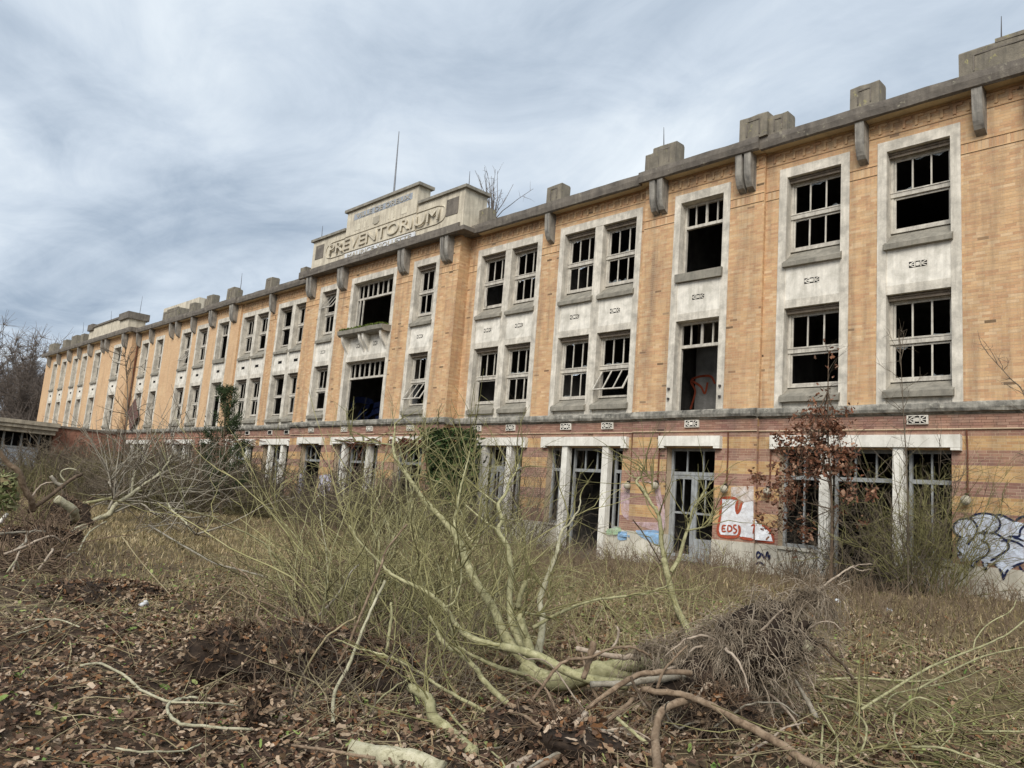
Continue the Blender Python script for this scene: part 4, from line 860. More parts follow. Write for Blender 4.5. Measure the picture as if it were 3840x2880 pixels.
# conifer
def conifer():
    b=on_y('P',482,1085,-5.5); b[2]=gz(b[0],b[1])-.1; top=on_y('P',488,850,-5.5); root=empty('young_pine',b,'young dark green pine standing among the bushes before the facade','tree'); T=Tubes(); S=limb(T,[b,(b+top)/2,top],.09,.02,6,10); P=[]
    for i in range(4,len(S)):
        for _ in range(3):
            a=RNG.uniform(0,6.28); L=(1-i/len(S))*1.5+.25; B=grow(S[i],(math.cos(a),math.sin(a),.5),L,5,.1,-.06); T.add(B,np.linspace(.02,.006,6),3)
            for q in B[2:]: P+=[q+RNG.normal(0,.07,3) for _ in range(13)]
    T.build('trunk','darkbark',root); P=np.array(P); C=Tubes()
    for p in P: d=unit(RNG.normal(0,.7,3)+np.array([0,0,.6])); C.add([p,p+d*.2],[.014,.004],3)
    C.build('crown','pine',root)
barkmat('pine',(.035,.055,.022),(.07,.10,.04),(.015,.025,.01),3); conifer()
# ivy hanging over the string course and climbing the central pier
def ivy():
    P=[]
    for _ in range(8000):
        t=RNG.uniform()**.8; y=925+175*t; half=(62-30*t)*RNG.uniform(-1,1); x=968+6*t+half
        if RNG.uniform()<.25: x+=RNG.normal(0,14)
        P.append(on_y('P',x,y,PROJ_C-.1-abs(RNG.normal(0,.16))-.1*t))
    b=on_y('P',975,1130,PROJ_C-.15); root=empty('ivy',b,'dark green ivy hanging over the wall below the string course','ivy'); leafobj('leaves',np.array(P),.15,[(.022,.040,.012),(.035,.06,.018),(.055,.085,.028),(.016,.028,.010),(.10,.12,.04)],root,mat='leaf',flat_=.2)
    T=Tubes()
    for _ in range(26): x=RNG.uniform(945,1005); T.add([on_y('P',x,1125,PROJ_C-.06),on_y('P',x+RNG.normal(0,8),1040,PROJ_C-.07),on_y('P',x+RNG.normal(0,20),940,PROJ_C-.1)],[.014,.01,.006],4)
    T.build('stems','darkbark',root)
ivy()
# climber strands along the lintels of the far half
T=Tubes()
for _ in range(34):
    x=RNG.uniform(290,880); S=[on_y('P',x+i*14,956+RNG.normal(0,5)+ (3 if i%2 else 0)-(x+i*14-290)*.004,-.25-(.5 if x>700 else 0)+RNG.normal(0,.05)) for i in range(6)]; T.add(spline(S,4),np.full(21,.022),3)
    if RNG.uniform()<.6: p=S[2]; q=grow(p,RNG.normal(0,.4,3)+np.array([0,-.4,-.5]),1.4,6,.2,.1); T.add(q,np.linspace(.02,.008,7),3)
tag(T.build('climbing_vine','rust'),'reddish leafless vine strung along the white lintels of the facade','vine')
# shrub growing on the roof beside the pediment
b=on_y('P',1062,462,1.5); root=empty('roof_shrub',b,'small leafless shrub growing on the roof beside the lettered pediment','shrub'); T=Tubes()
for _ in range(16): S=grow(b-np.array([0,0,.5]),RNG.normal(0,.2,3)+np.array([.2,0,1]),2.6*RNG.uniform(.5,1),6,.1); T.add(S,np.linspace(.025,.008,7),3); twigs_along(T,S,4,.6,.01,3,.5)
T.build('stems','distant',root)
# ------------------------------------------------------------------ foreground: the fallen green barked tree
def branch(root,P,r0,r1,mat='greenbark',k=8,m=6,wob=.004,name='branch',th=.72):
    T=Tubes(); S=limb(T,P,r0*th,r1*th,k,m,wob); T.build(name,mat,root); return S
FT=empty('fallen_tree',at('B',800,1100,6.2)*np.array([1,1,0]),'fallen green barked tree with its torn root plate lifted out of the soil','tree')
tr=branch(FT,Ppts('B',[(1400,980),(1200,985),(900,985),(600,1010),(420,1060),(250,1040),(120,960)],5.95,6.9),.085,.10,'greenbark',12,name='trunk',th=.8)
log2=branch(FT,Ppts('B',[(1000,935),(800,950),(560,965)],6.1,6.5),.075,.07,'greenbark',10)
TW=Tubes()
B=[]
B.append(branch(FT,np.vstack([Ppts('A',[(1850,1010),(1740,900),(1660,780),(1610,650),(1500,480),(1430,340),(1390,210),(1290,90)],6.9,8.0),Ppts('D',[(746,948),(680,880),(560,700),(460,560),(410,430),(420,330),(430,200)],8.1,9.2)]),.075,.012))
B.append(branch(FT,np.vstack([Ppts('A',[(1850,960),(1760,820),(1720,700),(1710,560),(1720,430),(1700,260)],6.9,7.5),Ppts('D',[(1350,1170),(1380,1060),(1345,930),(1420,830),(1440,750),(1500,640),(1530,550)],7.6,8.2)]),.055,.008))
B.append(branch(FT,Ppts('A',[(1850,930),(1800,780),(1770,690)],6.85,6.95),.06,.055)); B.append(branch(FT,Ppts('A',[(1765,640),(1780,560),(1815,470)],6.95,6.9),.035,.028))
B.append(branch(FT,np.vstack([Ppts('B',[(215,880),(240,740),(250,620),(230,500),(290,320),(350,160)],7.3,7.9),Ppts('D',[(1880,1300),(1920,1160),(1990,1090),(2070,950),(2075,850)],8.0,8.3)]),.055,.008,'palebark'))
B.append(branch(FT,Ppts('D',[(980,1290),(960,1100),(990,900),(1040,680),(1090,480),(1110,330)],7.5,8.4),.026,.006)); B.append(branch(FT,Ppts('D',[(1340,1160),(1180,1040),(1020,900),(880,760),(720,690)],7.6,8.4),.016,.005)); B.append(branch(FT,Ppts('D',[(1345,930),(1200,820),(1130,750),(1000,640)],7.8,8.3),.013,.004))
B.append(branch(FT,Ppts('D',[(1130,1270),(1060,1180),(1020,1000),(960,900)],7.6,8.0),.014,.004)); B.append(branch(FT,Ppts('D',[(430,520),(560,440),(700,300),(830,260)],9.0,9.4),.012,.003)); B.append(branch(FT,Ppts('D',[(400,400),(300,385),(150,370),(80,360),(20,290)],9.1,9.6),.016,.005))
low=branch(FT,np.vstack([Ppts('B',[(840,1085),(620,1055),(440,1000),(200,880),(0,825)],6.0,6.3),Ppts('A',[(1660,890),(1560,865),(1460,830),(1370,750),(1310,650),(1180,540),(980,440),(880,350),(760,220),(700,120)],6.35,7.2)]),.062,.010); B.append(low)
B.append(branch(FT,Ppts('A',[(1300,640),(1360,600),(1400,480),(1410,340),(1500,230),(1530,130)],6.5,6.8),.014,.005)); B.append(branch(FT,Ppts('A',[(1340,600),(1350,430),(1400,280),(1490,220)],6.6,6.8),.012,.004))
B.append(branch(FT,Ppts('A',[(1740,1290),(1560,1120),(1500,1030),(1390,930),(1280,850),(1250,780),(1210,700)],5.9,6.3),.034,.022)); B.append(branch(FT,Ppts('A',[(1730,1370),(1500,1270),(1280,1150),(1100,1030),(940,950),(760,900),(600,840)],5.6,6.3),.022,.007)); B.append(branch(FT,Ppts('A',[(1820,1070),(1620,1010),(1450,930),(1380,870),(1330,740)],6.5,6.6),.026,.012))
B.append(branch(FT,Ppts('A',[(1480,1560),(1350,1440),(1230,1340),(1200,1230),(1140,1180),(1080,1145)],5.1,5.5),.055,.046)); 
B.append(branch(FT,Ppts('B',[(180,690),(360,590),(560,510),(750,480),(950,450),(1100,400)],7.0,7.6),.024,.010)); B.append(branch(FT,Ppts('B',[(90,580),(230,590),(290,480),(300,400)],7.0,7.2),.012,.006))
for s_ in B: twigs_along(TW,s_,9,.9,.008,4,.5,.13,0,.25,2,6)
TW.build('twigs','greentwig',FT,kind='stuff')
# long whippy stems of the crown, rising from behind the trunk
def crown_stems():
    def batch(n,x0,x1,y0,y1,l0,l1,r0,r1,wob,mat,fan,nt):
        T=Tubes()
        for _ in range(n):
            x=RNG.uniform(x0,x1); b=hit('P',x,RNG.uniform(y0,y1),0); f=fan*RNG.normal(0,1)-.35*(x0+x1-2*x)/(x1-x0)
            d=np.array([0,0,1.0])+AR*(f-.12)+AF*RNG.normal(0,.35); L=RNG.uniform(l0,l1)*RNG.uniform(.6,1); S=grow(b-np.array([0,0,.05]),d,L,11,wob,.015); r=RNG.uniform(r0,r1); T.add(S,np.linspace(r,r*.3,12),4); twigs_along(T,S,nt,L*.45,r*.5,3,.35,.2,.01,.2,2)
        T.build('crown',mat,FT)
    batch(260,660,1080,1230,1400,.8,3.0,.004,.010,.22,'olivetwig',.6,4); batch(250,670,1080,1240,1430,.9,3.3,.005,.013,.2,'brightwig',.6,3)
    batch(46,640,1080,1240,1420,1.2,3.2,.010,.020,.2,'greenbark',.8,3); batch(26,600,1060,1260,1450,1.0,2.6,.010,.018,.22,'brownbark',.9,2); batch(200,560,1020,1300,1560,.3,1.3,.003,.008,.2,'browntwig',.8,3); batch(120,600,1000,1300,1540,.4,1.4,.003,.007,.17,'strawtwig',.8,2); batch(170,960,1520,1270,1470,.4,1.8,.003,.007,.18,'brightwig',.8,3)
crown_stems()
# its root plate: tilted clod with a curtain of grey root fibres
def root_plate():
    c=at('B',1610,960,5.75); ca,sa=math.cos(.40),math.sin(.40); a0=AR*ca+AU*sa; a1=AF; a2=-AR*sa+AU*ca
    o,V=lump('root_plate',c,(a0,a1,a2),.52,.20,.21,'earth',FT,.50,64,34,3); T=Tubes(); c=np.array(c)
    def clump(p,d,L,r,n,jit,grav):
        S=grow(p,d,L,8,.24,grav); T.add(S,np.linspace(r,r*.35,9),3)
        for _ in range(n):
            k=RNG.integers(0,7); q=grow(S[k]+RNG.normal(0,jit,3),unit(S[k+1]-S[k])+RNG.normal(0,.55,3),L*RNG.uniform(.15,.5),5,.3,grav*.7); T.add(q,np.linspace(.0030*RNG.uniform(.5,1.5),.0011,6),3)
    vis=np.nonzero((V-c)@AF<.12)[0]
    for i in RNG.choice(vis,430): clump(V[i]-unit(V[i]-c)*.03,unit(V[i]-c)*.8+RNG.normal(0,.4,3)-AF*.2,RNG.uniform(.08,.42),RNG.uniform(.0025,.0085),11,.022,RNG.uniform(.08,.32))
    # hairy top ridge reaching to the upper right
    S=Ppts('B',[(900,850),(1250,760),(1500,670),(1720,545),(2000,490),(2180,440)],5.9,5.9)
    for i in range(300):
        t=RNG.uniform()*(len(S)-1.001); j=int(t); p=S[j]+(S[j+1]-S[j])*(t-j)+RNG.normal(0,.03,3); clump(p,RNG.normal(0,.6,3)-AF*.3+np.array([0,0,.1]),RNG.uniform(.12,.46),RNG.uniform(.0025,.006),9,.024,.30)
    o=T.build('root_fibres','rootfibre',FT); o['kind']='stuff'
    for i in RNG.choice(vis,16):
        q=grow(V[i]-unit(V[i]-c)*.05,unit(V[i]-c)+RNG.normal(0,.35,3)-AF*.3,RNG.uniform(.3,.75),7,.16,.14); q[:,2]=np.maximum(q[:,2],gz(q[:,0],q[:,1])+.02); branch(FT,q,RNG.uniform(.014,.026),.005,'rootbark',6,3,.003,'root')
    c2=at('B',2060,800,5.7); lump('snapped_root',c2,(AR,AF,AU),.055,.05,.05,'palebark',FT,.25,16,10,4)
    branch(FT,Ppts('C',[(520,400),(680,310),(740,260),(880,170),(940,140),(1060,130)],5.9,6.1),.016,.005,'rootbark'); branch(FT,Ppts('C',[(740,262),(800,320),(900,420)],6.0,6.1),.006,.003,'rootbark'); branch(FT,Ppts('C',[(900,150),(980,180),(1050,165)],6.1,6.1),.008,.003,'rootbark')
    branch(FT,Ppts('C',[(660,690),(780,830),(860,900),(920,990)],5.7,5.6),.013,.016,'darkbark')
    branch(FT,Ppts('C',[(480,1000),(560,1130),(640,1280)],5.6,5.5),.014,.028,'greybark')
barkmat('rootbark',(.36,.29,.22),(.50,.42,.33),(.17,.12,.09),18); root_plate()
# broken brown roots and limbs heaped in front of the plate
for q,d0,d1,r0,r1,mt in (([(2330,1730),(2080,1620),(1900,1500),(1700,1390),(1500,1270),(1350,1200),(1200,1150),(930,1120)],4.5,5.4,.040,.030,'brownbark'),([(1045,1700),(1030,1450),(1060,1290),(1150,1220),(1290,1190)],4.8,5.3,.040,.034,'brownbark'),
 ([(0,1680),(250,1530),(400,1420),(550,1280)],4.7,5.2,.036,.030,'rootbark'),([(150,1690),(400,1560),(600,1420),(760,1280),(880,1180)],4.8,5.3,.020,.022,'brownbark'),([(60,1330),(230,1120),(330,980),(430,910),(560,900),(700,840),(830,820),(950,860),(1010,905)],5.3,5.6,.017,.012,'brownbark'),
 ([(530,1040),(570,920),(600,790)],5.5,5.5,.026,.038,'brownbark'),([(730,830),(770,760),(770,680)],5.7,5.7,.014,.012,'rootbark'),([(860,1030),(900,1120),(1000,1240)],5.3,5.2,.016,.012,'darkbark'),([(1040,1110),(1080,1000),(1160,900),(1250,810)],5.4,5.5,.016,.009,'brownbark'),
 ([(550,1250),(700,1140),(830,1060),(960,1000),(1280,1000)],5.3,5.5,.022,.030,'brownbark'),([(580,1080),(800,1075),(1000,1050),(1240,1020)],5.6,5.6,.030,.034,'greybark'),([(1640,1480),(1625,1250),(1600,1060)],5.7,5.8,.055,.050,'brownbark'),([(620,1430),(720,1540),(880,1680)],5.0,4.7,.014,.018,'brownbark'),([(600,1440),(600,1560),(620,1680)],5.0,4.8,.013,.010,'rootbark'),
 ([(760,1310),(860,1400),(960,1490)],5.0,4.9,.016,.016,'greenbark'),([(480,830),(700,880),(930,900)],6.0,6.0,.024,.034,'rootbark'),([(1370,1080),(1330,1150),(1300,1180)],5.5,5.4,.009,.012,'rootbark')):
    branch(FT,Ppts('B',q,d0,d1),r0,r1,mt,name='root')
for k in range(26):
    b=hit('B',RNG.uniform(150,1650),RNG.uniform(1230,1620)); d=AR*RNG.uniform(-1,1)+np.array([0,0,RNG.uniform(.25,.8)])+AF*RNG.normal(0,.35); q=grow(b-np.array([0,0,.04]),d,RNG.uniform(.4,1.1),7,.15,.12); q[:,2]=np.maximum(q[:,2],gz(q[:,0],q[:,1])+.015); branch(FT,q,RNG.uniform(.010,.026),.006,('brownbark','rootbark','greybark')[k%3],6,3,.003,'root')
# clods of earth
def clod(label,tg,x,y,rx,rz,n,seed,group='heaps of torn up earth',sink=.25):
    c=hit(tg,x,y)+unit(AF*np.array([1,1,0]))*rx*.5; g=float(gz(c[0],c[1])); c[2]=g+rz*sink; root=empty('earth_clod',(c[0],c[1],g),label,'soil',group); ax=(AR*np.array([1,1,0]),AF*np.array([1,1,0]),np.array([0,0,1.])); o,V=lump('soil',c,ax,rx,rx*.7,rz,'earth',root,.34,84,46,seed)
    T=Tubes(); fibres(T,V,c,n,.38,.0035,.12,.7,lambda D:D@AF<.25*rx); fibres(T,V,c,max(8,n//8),.6,.007,.05,.8,lambda D:D@AF<.25*rx); r=T.build('rootlets','rootfibre2',root); r['kind']='stuff'
    up=V[(V-c)[:,2]>.05*rz]; P=up[RNG.integers(0,len(up),int(700*rx*2))]+np.array([0,0,.02]); leafobj('fallen_leaves',P,.06,LEAFPAL,root,.5,kind='stuff')
LEAFPAL=[(.17,.095,.055),(.27,.18,.115),(.11,.06,.038),(.42,.325,.24),(.07,.043,.03),(.21,.105,.05),(.31,.225,.15),(.14,.09,.06),(.09,.055,.038),(.24,.16,.10),(.36,.27,.19),(.12,.075,.05)]; LEAFPAL=[tuple(np.array(c)*np.array([.90,.90,.88])) for c in LEAFPAL]
barkmat('rootfibre2',(.15,.105,.07),(.25,.18,.125),(.06,.04,.028),8)
clod('dark heap of torn earth and rootlets under the broken brown roots','B',330,1540,.40,.13,700,11); clod('dark peaty clod hung with rootlets below the grey root plate','B',1480,1500,.24,.20,700,12)
clod('dark hollow root ball standing on the leaf litter','F',1640,1060,.36,.26,700,13); clod('brown earth bank under the leaning green stems','A',430,1120,.46,.24,800,14); clod('earth bank with broken roots beside the cut green log','A',930,1180,.38,.22,800,15)
clod('small upright clod of peat on the leaf litter','F',1800,1370,.085,.17,160,16); clod('heap of soil among roots at the edge of the left hand root tangle','E',480,1250,.55,.55,500,17); clod('low dark bank of soil behind the leaf litter','F',720,500,.8,.15,500,18,sink=-.1)
# logs and loose sticks on the ground
def loose(label,group,tg,pts,r0,r1,mat,h=.03,depth=None,name='loose_branch',nt=0):
    P=Gpts(tg,pts,h) if depth is None else Ppts(tg,pts,*depth); root=empty(name,(P[0][0],P[0][1],gz(P[0][0],P[0][1])),label,'branch',group); S=branch(root,P,r0,r1,mat,8,5,.003,'stem')
    if nt: T=Tubes(); twigs_along(T,S,nt,.5,r0*.4,3,.3,.15); T.build('twigs','strawtwig' if mat!='greenbark' else 'greentwig',root,kind='stuff')
loose('thick pale green cut log lying nearest among the dead leaves',None,'A',[(700,1545),(860,1580),(1080,1615),(1280,1690)],.085,.095,'palebark',depth=(4.75,4.55),name='cut_log')
loose('long tan stick lying across the pale cut log',None,'A',[(330,1515),(600,1555),(860,1600)],.011,.014,'brownbark',.14)
LB='pale curved stems lying on the dead leaves'; LL='thin pale stem lying curved on the dead brown leaves'
for q,r in (([(570,935),(700,920),(800,960),(900,1020),(1000,1110),(1200,1190),(1300,1165),(1400,1160)],.012),([(1270,1170),(1190,1210),(1190,1270),(1250,1330),(1360,1360),(1780,1390)],.013),([(820,1520),(1000,1545),(1280,1540),(1420,1490)],.007),([(1200,1195),(1450,1200),(1700,1215)],.008),([(250,610),(420,610),(560,660)],.009),([(100,720),(220,680),(320,640)],.007)): loose(LL,LB,'F',q,r*1.25,r,'palebark',.065)
LA='slender stems arching up out of the leaf litter'; L2='slender pale stem arching up out of the dead leaves'
for q,d,r in (([(1290,1150),(1340,1030),(1380,940),(1435,895),(1520,960),(1545,1040)],(6.5,6.8),.006),([(860,20),(980,180),(1100,320),(1210,440)],(11,9.5),.011),([(495,760),(500,850),(470,1010)],(7.7,7.5),.009),([(120,450),(240,300)],(9.7,9.9),.008),([(360,540),(440,390)],(9.0,9.2),.008),([(1650,400),(1750,470),(1750,580),(1720,640)],(8.6,8.4),.008),([(1500,530),(1600,420),(1700,320)],(8.6,9),.007),([(1760,930),(1800,800),(1860,700)],(7.3,7.5),.006)): loose(L2,LA,'F',q,r,r*.6,'strawtwig',depth=d)
loose('dark broken bough lying on the dry grass behind the leaf litter',None,'F',[(1050,-60),(1250,60),(1500,200),(1700,260),(1880,310)],.03,.02,'greybark',.12,nt=26)
LP='poles leaning out of the earth bank'; L3='bare leaning pole stuck in the earth bank'
for q,d,r,mt in (([(590,1370),(600,1180),(680,1030),(740,880),(830,660),(920,470)],(6.0,6.8),.022,'palebark'),([(340,1230),(380,1110),(460,960),(540,840),(640,760),(740,700)],(6.3,6.7),.014,'strawtwig'),([(620,1000),(690,870),(760,700),(840,510),(900,370),(930,270),(1060,110)],(6.5,7.2),.017,'brownbark'),([(230,1400),(320,1290),(330,1200),(310,1080)],(6.0,6.3),.010,'brownbark'),([(570,1370),(470,1320),(380,1290)],(6.0,6.1),.018,'brownbark'),([(500,690),(620,560),(700,420),(760,360)],(7.8,8.2),.016,'greybark'),([(560,520),(555,380),(540,230),(515,100),(505,20)],(9.5,10.2),.013,'palebark'),([(930,930),(960,700),(960,610)],(6.4,6.6),.020,'greenbark')): loose({'palebark':'pale barked','strawtwig':'straw coloured','brownbark':'brown','greybark':'grey','greenbark':'green barked'}[mt]+' bare pole leaning out of the earth bank',LP if mt in('palebark','brownbark') else None,'A',q,r,r*.75,mt,depth=d)
LG='green sticks lying before the earth bank'; L4='thin green barked stick lying before the earth bank'
for q,d,r in (([(440,1480),(620,1410),(790,1335),(900,1310),(1120,1275)],(5.6,5.9),.013),([(800,1330),(910,1200),(1060,1100),(1150,1080)],(5.7,6.0),.010),([(620,1420),(600,1490),(550,1520)],(5.6,5.5),.008),([(700,1380),(720,1430),(690,1520),(680,1640)],(5.6,5.3),.009),([(760,1520),(950,1430),(1200,1350)],(5.3,5.6),.008),([(770,1360),(800,1480)],(5.7,5.5),.009),([(1310,1280),(1400,1390),(1520,1500),(1650,1600),(1690,1680)],(5.3,4.9),.012)): loose(L4,LG,'A',q,r,r*.6,'greenbark',depth=d)
# right hand leaning green sapling
GS=empty('leaning_tree',hit('B',1262,745),'slender green stemmed tree leaning between the root plate and the facade','tree')
g1=branch(GS,np.vstack([Ppts('B',[(1265,760),(1240,680),(1180,560),(1130,400),(1090,230)],10.6,10.9),Ppts('G',[(780,1000),(740,800),(720,550),(690,430),(600,300),(530,180),(450,90),(500,20)],11.0,11.4)]),.072,.022,name='trunk')
g2=branch(GS,Ppts('G',[(850,1120),(940,960),(1000,750),(1060,580),(1100,400),(1220,220),(1310,90)],10.9,11.4),.045,.012); g3=branch(GS,Ppts('G',[(1050,640),(1200,610),(1290,570),(1360,420)],11.1,11.3),.022,.008); g4=branch(GS,Ppts('B',[(1265,720),(1330,680),(1400,620)],10.6,10.4),.03,.02)
g5=branch(GS,Ppts('G',[(720,560),(600,400),(560,250),(640,150),(580,0),(540,-80)],11.1,11.5),.012,.004,'greentwig'); g6=branch(GS,Ppts('G',[(500,40),(380,10),(300,-100),(260,-220)],11.4,11.6),.012,.004)
g7=branch(GS,Ppts('G',[(410,520),(520,660),(640,850),(720,1000)],10.7,10.9),.012,.014,'darkbark')
T=Tubes(); [twigs_along(T,q,14,1.1,.009,4,.4,.15,0,.3,2) for q in (g1,g2,g3,g5)]; T.build('crown','greentwig',GS)
# slash of green stems on the right
SL=empty('slash_pile',hit('C',1300,1300),'pile of cut yellow green stems strewn at the right edge','branches')
for q,d,r in (([(980,1220),(1200,1080),(1500,900),(1820,770),(2050,670),(2230,530)],(5.7,7.2),.016),([(1380,1080),(1600,960),(1900,820),(2230,750)],(6.2,7.0),.013),([(1820,760),(1840,690),(1930,580),(2100,480),(2140,400)],(6.7,7.2),.009),([(640,1000),(1000,985),(1350,1010),(1560,995)],(7.3,7.0),.016),([(700,1120),(900,1160),(1100,1225)],(6.3,5.9),.016),([(680,1700),(680,1500),(690,1340)],(4.9,5.3),.015),([(930,1240),(1010,1330),(1010,1450),(950,1600)],(5.5,5.0),.014),([(1160,1200),(1220,1110),(1420,1060),(1700,1000),(1930,900)],(5.9,6.9),.009),([(1230,1250),(1220,1350),(1270,1500),(1400,1660)],(5.5,4.9),.011),([(1360,1500),(1580,1510),(1800,1580),(2060,1670)],(5.2,4.9),.014),([(1890,1385),(2230,1385)],(5.6,5.6),.012),([(1240,1230),(1420,1130),(1640,1260),(1660,1400),(1580,1500)],(5.6,5.3),.009),([(790,1640),(800,1450),(720,1300),(650,1180)],(5.0,5.5),.011),([(160,1650),(180,1580),(210,1520),(160,1450)],(5.0,5.2),.010),([(380,1430),(560,1440),(640,1400)],(5.3,5.4),.016)): S=branch(SL,Ppts('C',q,*d),r,r*.6,'greenbark',7,5,.002)
T=Tubes()
for _ in range(150):
    b=hit('C',RNG.uniform(560,2260),RNG.uniform(1060,1680),.02); a=RNG.uniform(0,6.28); d=np.array([math.cos(a),math.sin(a),RNG.uniform(.02,.55)]); S=grow(b,d,RNG.uniform(.3,1.5),8,.24,.04); S[:,2]=np.maximum(S[:,2],gz(S[:,0],S[:,1])+.01); r=RNG.uniform(.003,.009); T.add(S,np.linspace(r,r*.35,9),4)
tag(T.build('stems','greentwig',SL),kind='stuff')
# ------------------------------------------------------------------ left: fallen white barked tree and the root tangle
LT=empty('fallen_tree',hit('E',700,1290),'fallen pale barked tree fanning its branches before the far bushes','tree')
def eb(q,d0,d1,r0,r1,mat='palebark',name='branch'): return branch(LT,Ppts('E',q,d0,d1),r0,r1,mat,8,5,.01,name)
es=[eb([(600,1330),(690,1280),(820,1210),(900,1170),(950,1100),(1080,1010),(1200,920),(1300,850),(1380,760),(1420,680)],22.5,25,.16,.03,name='trunk'),eb([(1090,1000),(1110,850),(1140,780),(1190,740),(1290,680)],24,25,.06,.02),eb([(600,1090),(850,1050),(1000,1010),(1200,970),(1400,960),(1600,940),(1800,870)],23,26,.07,.02,'greenbark'),
 eb([(900,1170),(1060,1090),(1250,1020),(1450,990),(1600,960)],23.5,25.5,.06,.02),eb([(1390,1080),(1430,1140),(1500,1200),(1620,1340)],22,19,.05,.03),eb([(1240,920),(1420,880),(1560,800),(1580,720)],24.5,26,.04,.015),eb([(960,1150),(1150,1080),(1280,1160),(1370,1220)],23,21,.04,.02,'greybark'),eb([(1150,920),(1250,850),(1330,780)],24,25,.04,.02,'greybark'),eb([(900,1130),(950,1000),(900,900)],23,23.5,.05,.03,'greybark'),eb([(1060,1000),(960,960),(900,830)],24,24.5,.03,.015,'greybark')]
T=Tubes(); Tp=Tubes(); [twigs_along(T,q,12,2.4,.018,4,.25,.13,0,.3,3) for q in es]; [twigs_along(Tp,q,9,2.8,.024,4,.15,.13,0,.3,2) for q in es]; Tp.build('twigs','greybark',LT,kind='stuff'); T.build('twigs','browntwig',LT,kind='stuff')
RT=empty('root_tangle',hit('E',250,1500),'tangle of uprooted grey roots and broken stems over bare soil','roots')
for q,d0,d1,r0,r1,mt in (([(-40,600),(60,740),(160,820),(200,950),(260,1060),(270,1140)],12.5,13,.055,.075,'brownbark'),([(230,1150),(430,1010),(560,900),(680,835)],13,14,.05,.04,'darkbark'),([(470,1040),(600,1130),(630,1210)],14.5,15,.11,.12,'palebark'),([(420,850),(470,910),(540,940)],13.5,13.6,.04,.05,'greybark'),([(540,900),(500,830),(560,790),(640,800)],14,14,.02,.012,'palebark'),([(0,1330),(150,1320),(380,1310)],12,12.6,.03,.025,'greybark'),([(40,1500),(200,1440),(420,1350),(530,1420)],11.5,12.4,.03,.022,'rootbark'),([(320,1630),(430,1480),(430,1460)],11.2,11.6,.028,.022,'rootbark'),([(130,1470),(210,1400),(230,1330),(300,1300)],11.8,12.4,.03,.018,'greybark'),([(60,1650),(130,1560),(160,1640)],11,11.2,.02,.014,'palebark'),([(640,1500),(700,1380),(760,1300),(880,1230)],13.5,15.5,.022,.02,'palebark'),([(530,1540),(600,1490),(640,1500)],12.4,13,.02,.015,'greybark'),([(0,1240),(40,1190),(60,1170)],13,13,.05,.04,'whitepaint'),([(260,1030),(340,930),(460,910),(540,1010)],13.6,14.2,.022,.014,'rootbark'),([(160,1480),(100,1640)],11.4,11,.02,.02,'rootbark')):
    branch(RT,Ppts('E',q,d0,d1),r0,r1,mt,8,5,.006,'root')
T=Tubes()
for _ in range(520):
    x,y=RNG.uniform(-40,560),RNG.uniform(1120,1660); b=hit('E',x,y,.05); b[2]+=RNG.uniform(0,.5)*max(0,(1600-y)/500); S=grow(b,RNG.normal(0,.7,3)+np.array([0,0,.25]),RNG.uniform(.3,1.5),7,.2,.05); r=RNG.uniform(.005,.016); T.add(S,np.linspace(r,r*.35,8),4)
tag(T.build('small_roots','rootfibre2',RT),kind='stuff'); clod('dark mass of soil held in the left hand root tangle','E',200,1440,.85,.36,900,21)
# pale leaved bramble at the left edge
P=[]; 
for _ in range(420): P.append(at('E',RNG.uniform(-60,130),RNG.uniform(830,1130),RNG.uniform(12.3,13.4)))
b=hit('E',20,1350); root=empty('bramble',b,'bramble with pale yellow green leaves at the edge of the root tangle','shrub'); leafobj('leaves',np.array(P),.11,[(.21,.22,.10),(.14,.165,.065),(.27,.265,.15),(.18,.14,.075)],root); T=Tubes()
for _ in range(50): S=grow(b+RNG.normal(0,.35,3)*np.array([1,1,0]),RNG.normal(0,.25,3)+np.array([0,0,1]),RNG.uniform(1.0,2.2),7,.12,.05); T.add(S,np.linspace(.01,.004,8),3)
T.build('stems','greentwig',root)
# ------------------------------------------------------------------ ground cover
def scatter_px(n,x0,x1,y0,y1): return np.array([hit('P',RNG.uniform(x0,x1),RNG.uniform(y0,y1)) for _ in range(n)])
def scatter(n,x0,x1,y0,y1,dens):
    X=RNG.uniform(x0,x1,n); Y=RNG.uniform(y0,y1,n); k=RNG.uniform(0,1,n)<dens(X,Y); X,Y=X[k],Y[k]; return np.stack([X,Y,gz(X,Y)],-1)
def fieldn(x,y): return .5+.25*np.sin(.8*x+1.1*y)+.25*np.sin(1.9*x-1.3*y+2)+.18*np.sin(4.3*x+3.7*y+1)
def view(X,Y):
    d=np.stack([X,Y+19,0*X-1.6],-1); f=d@AF; r=(d@AR)/np.maximum(f,.01); return (f>2.2)&(np.abs(r)<.92)
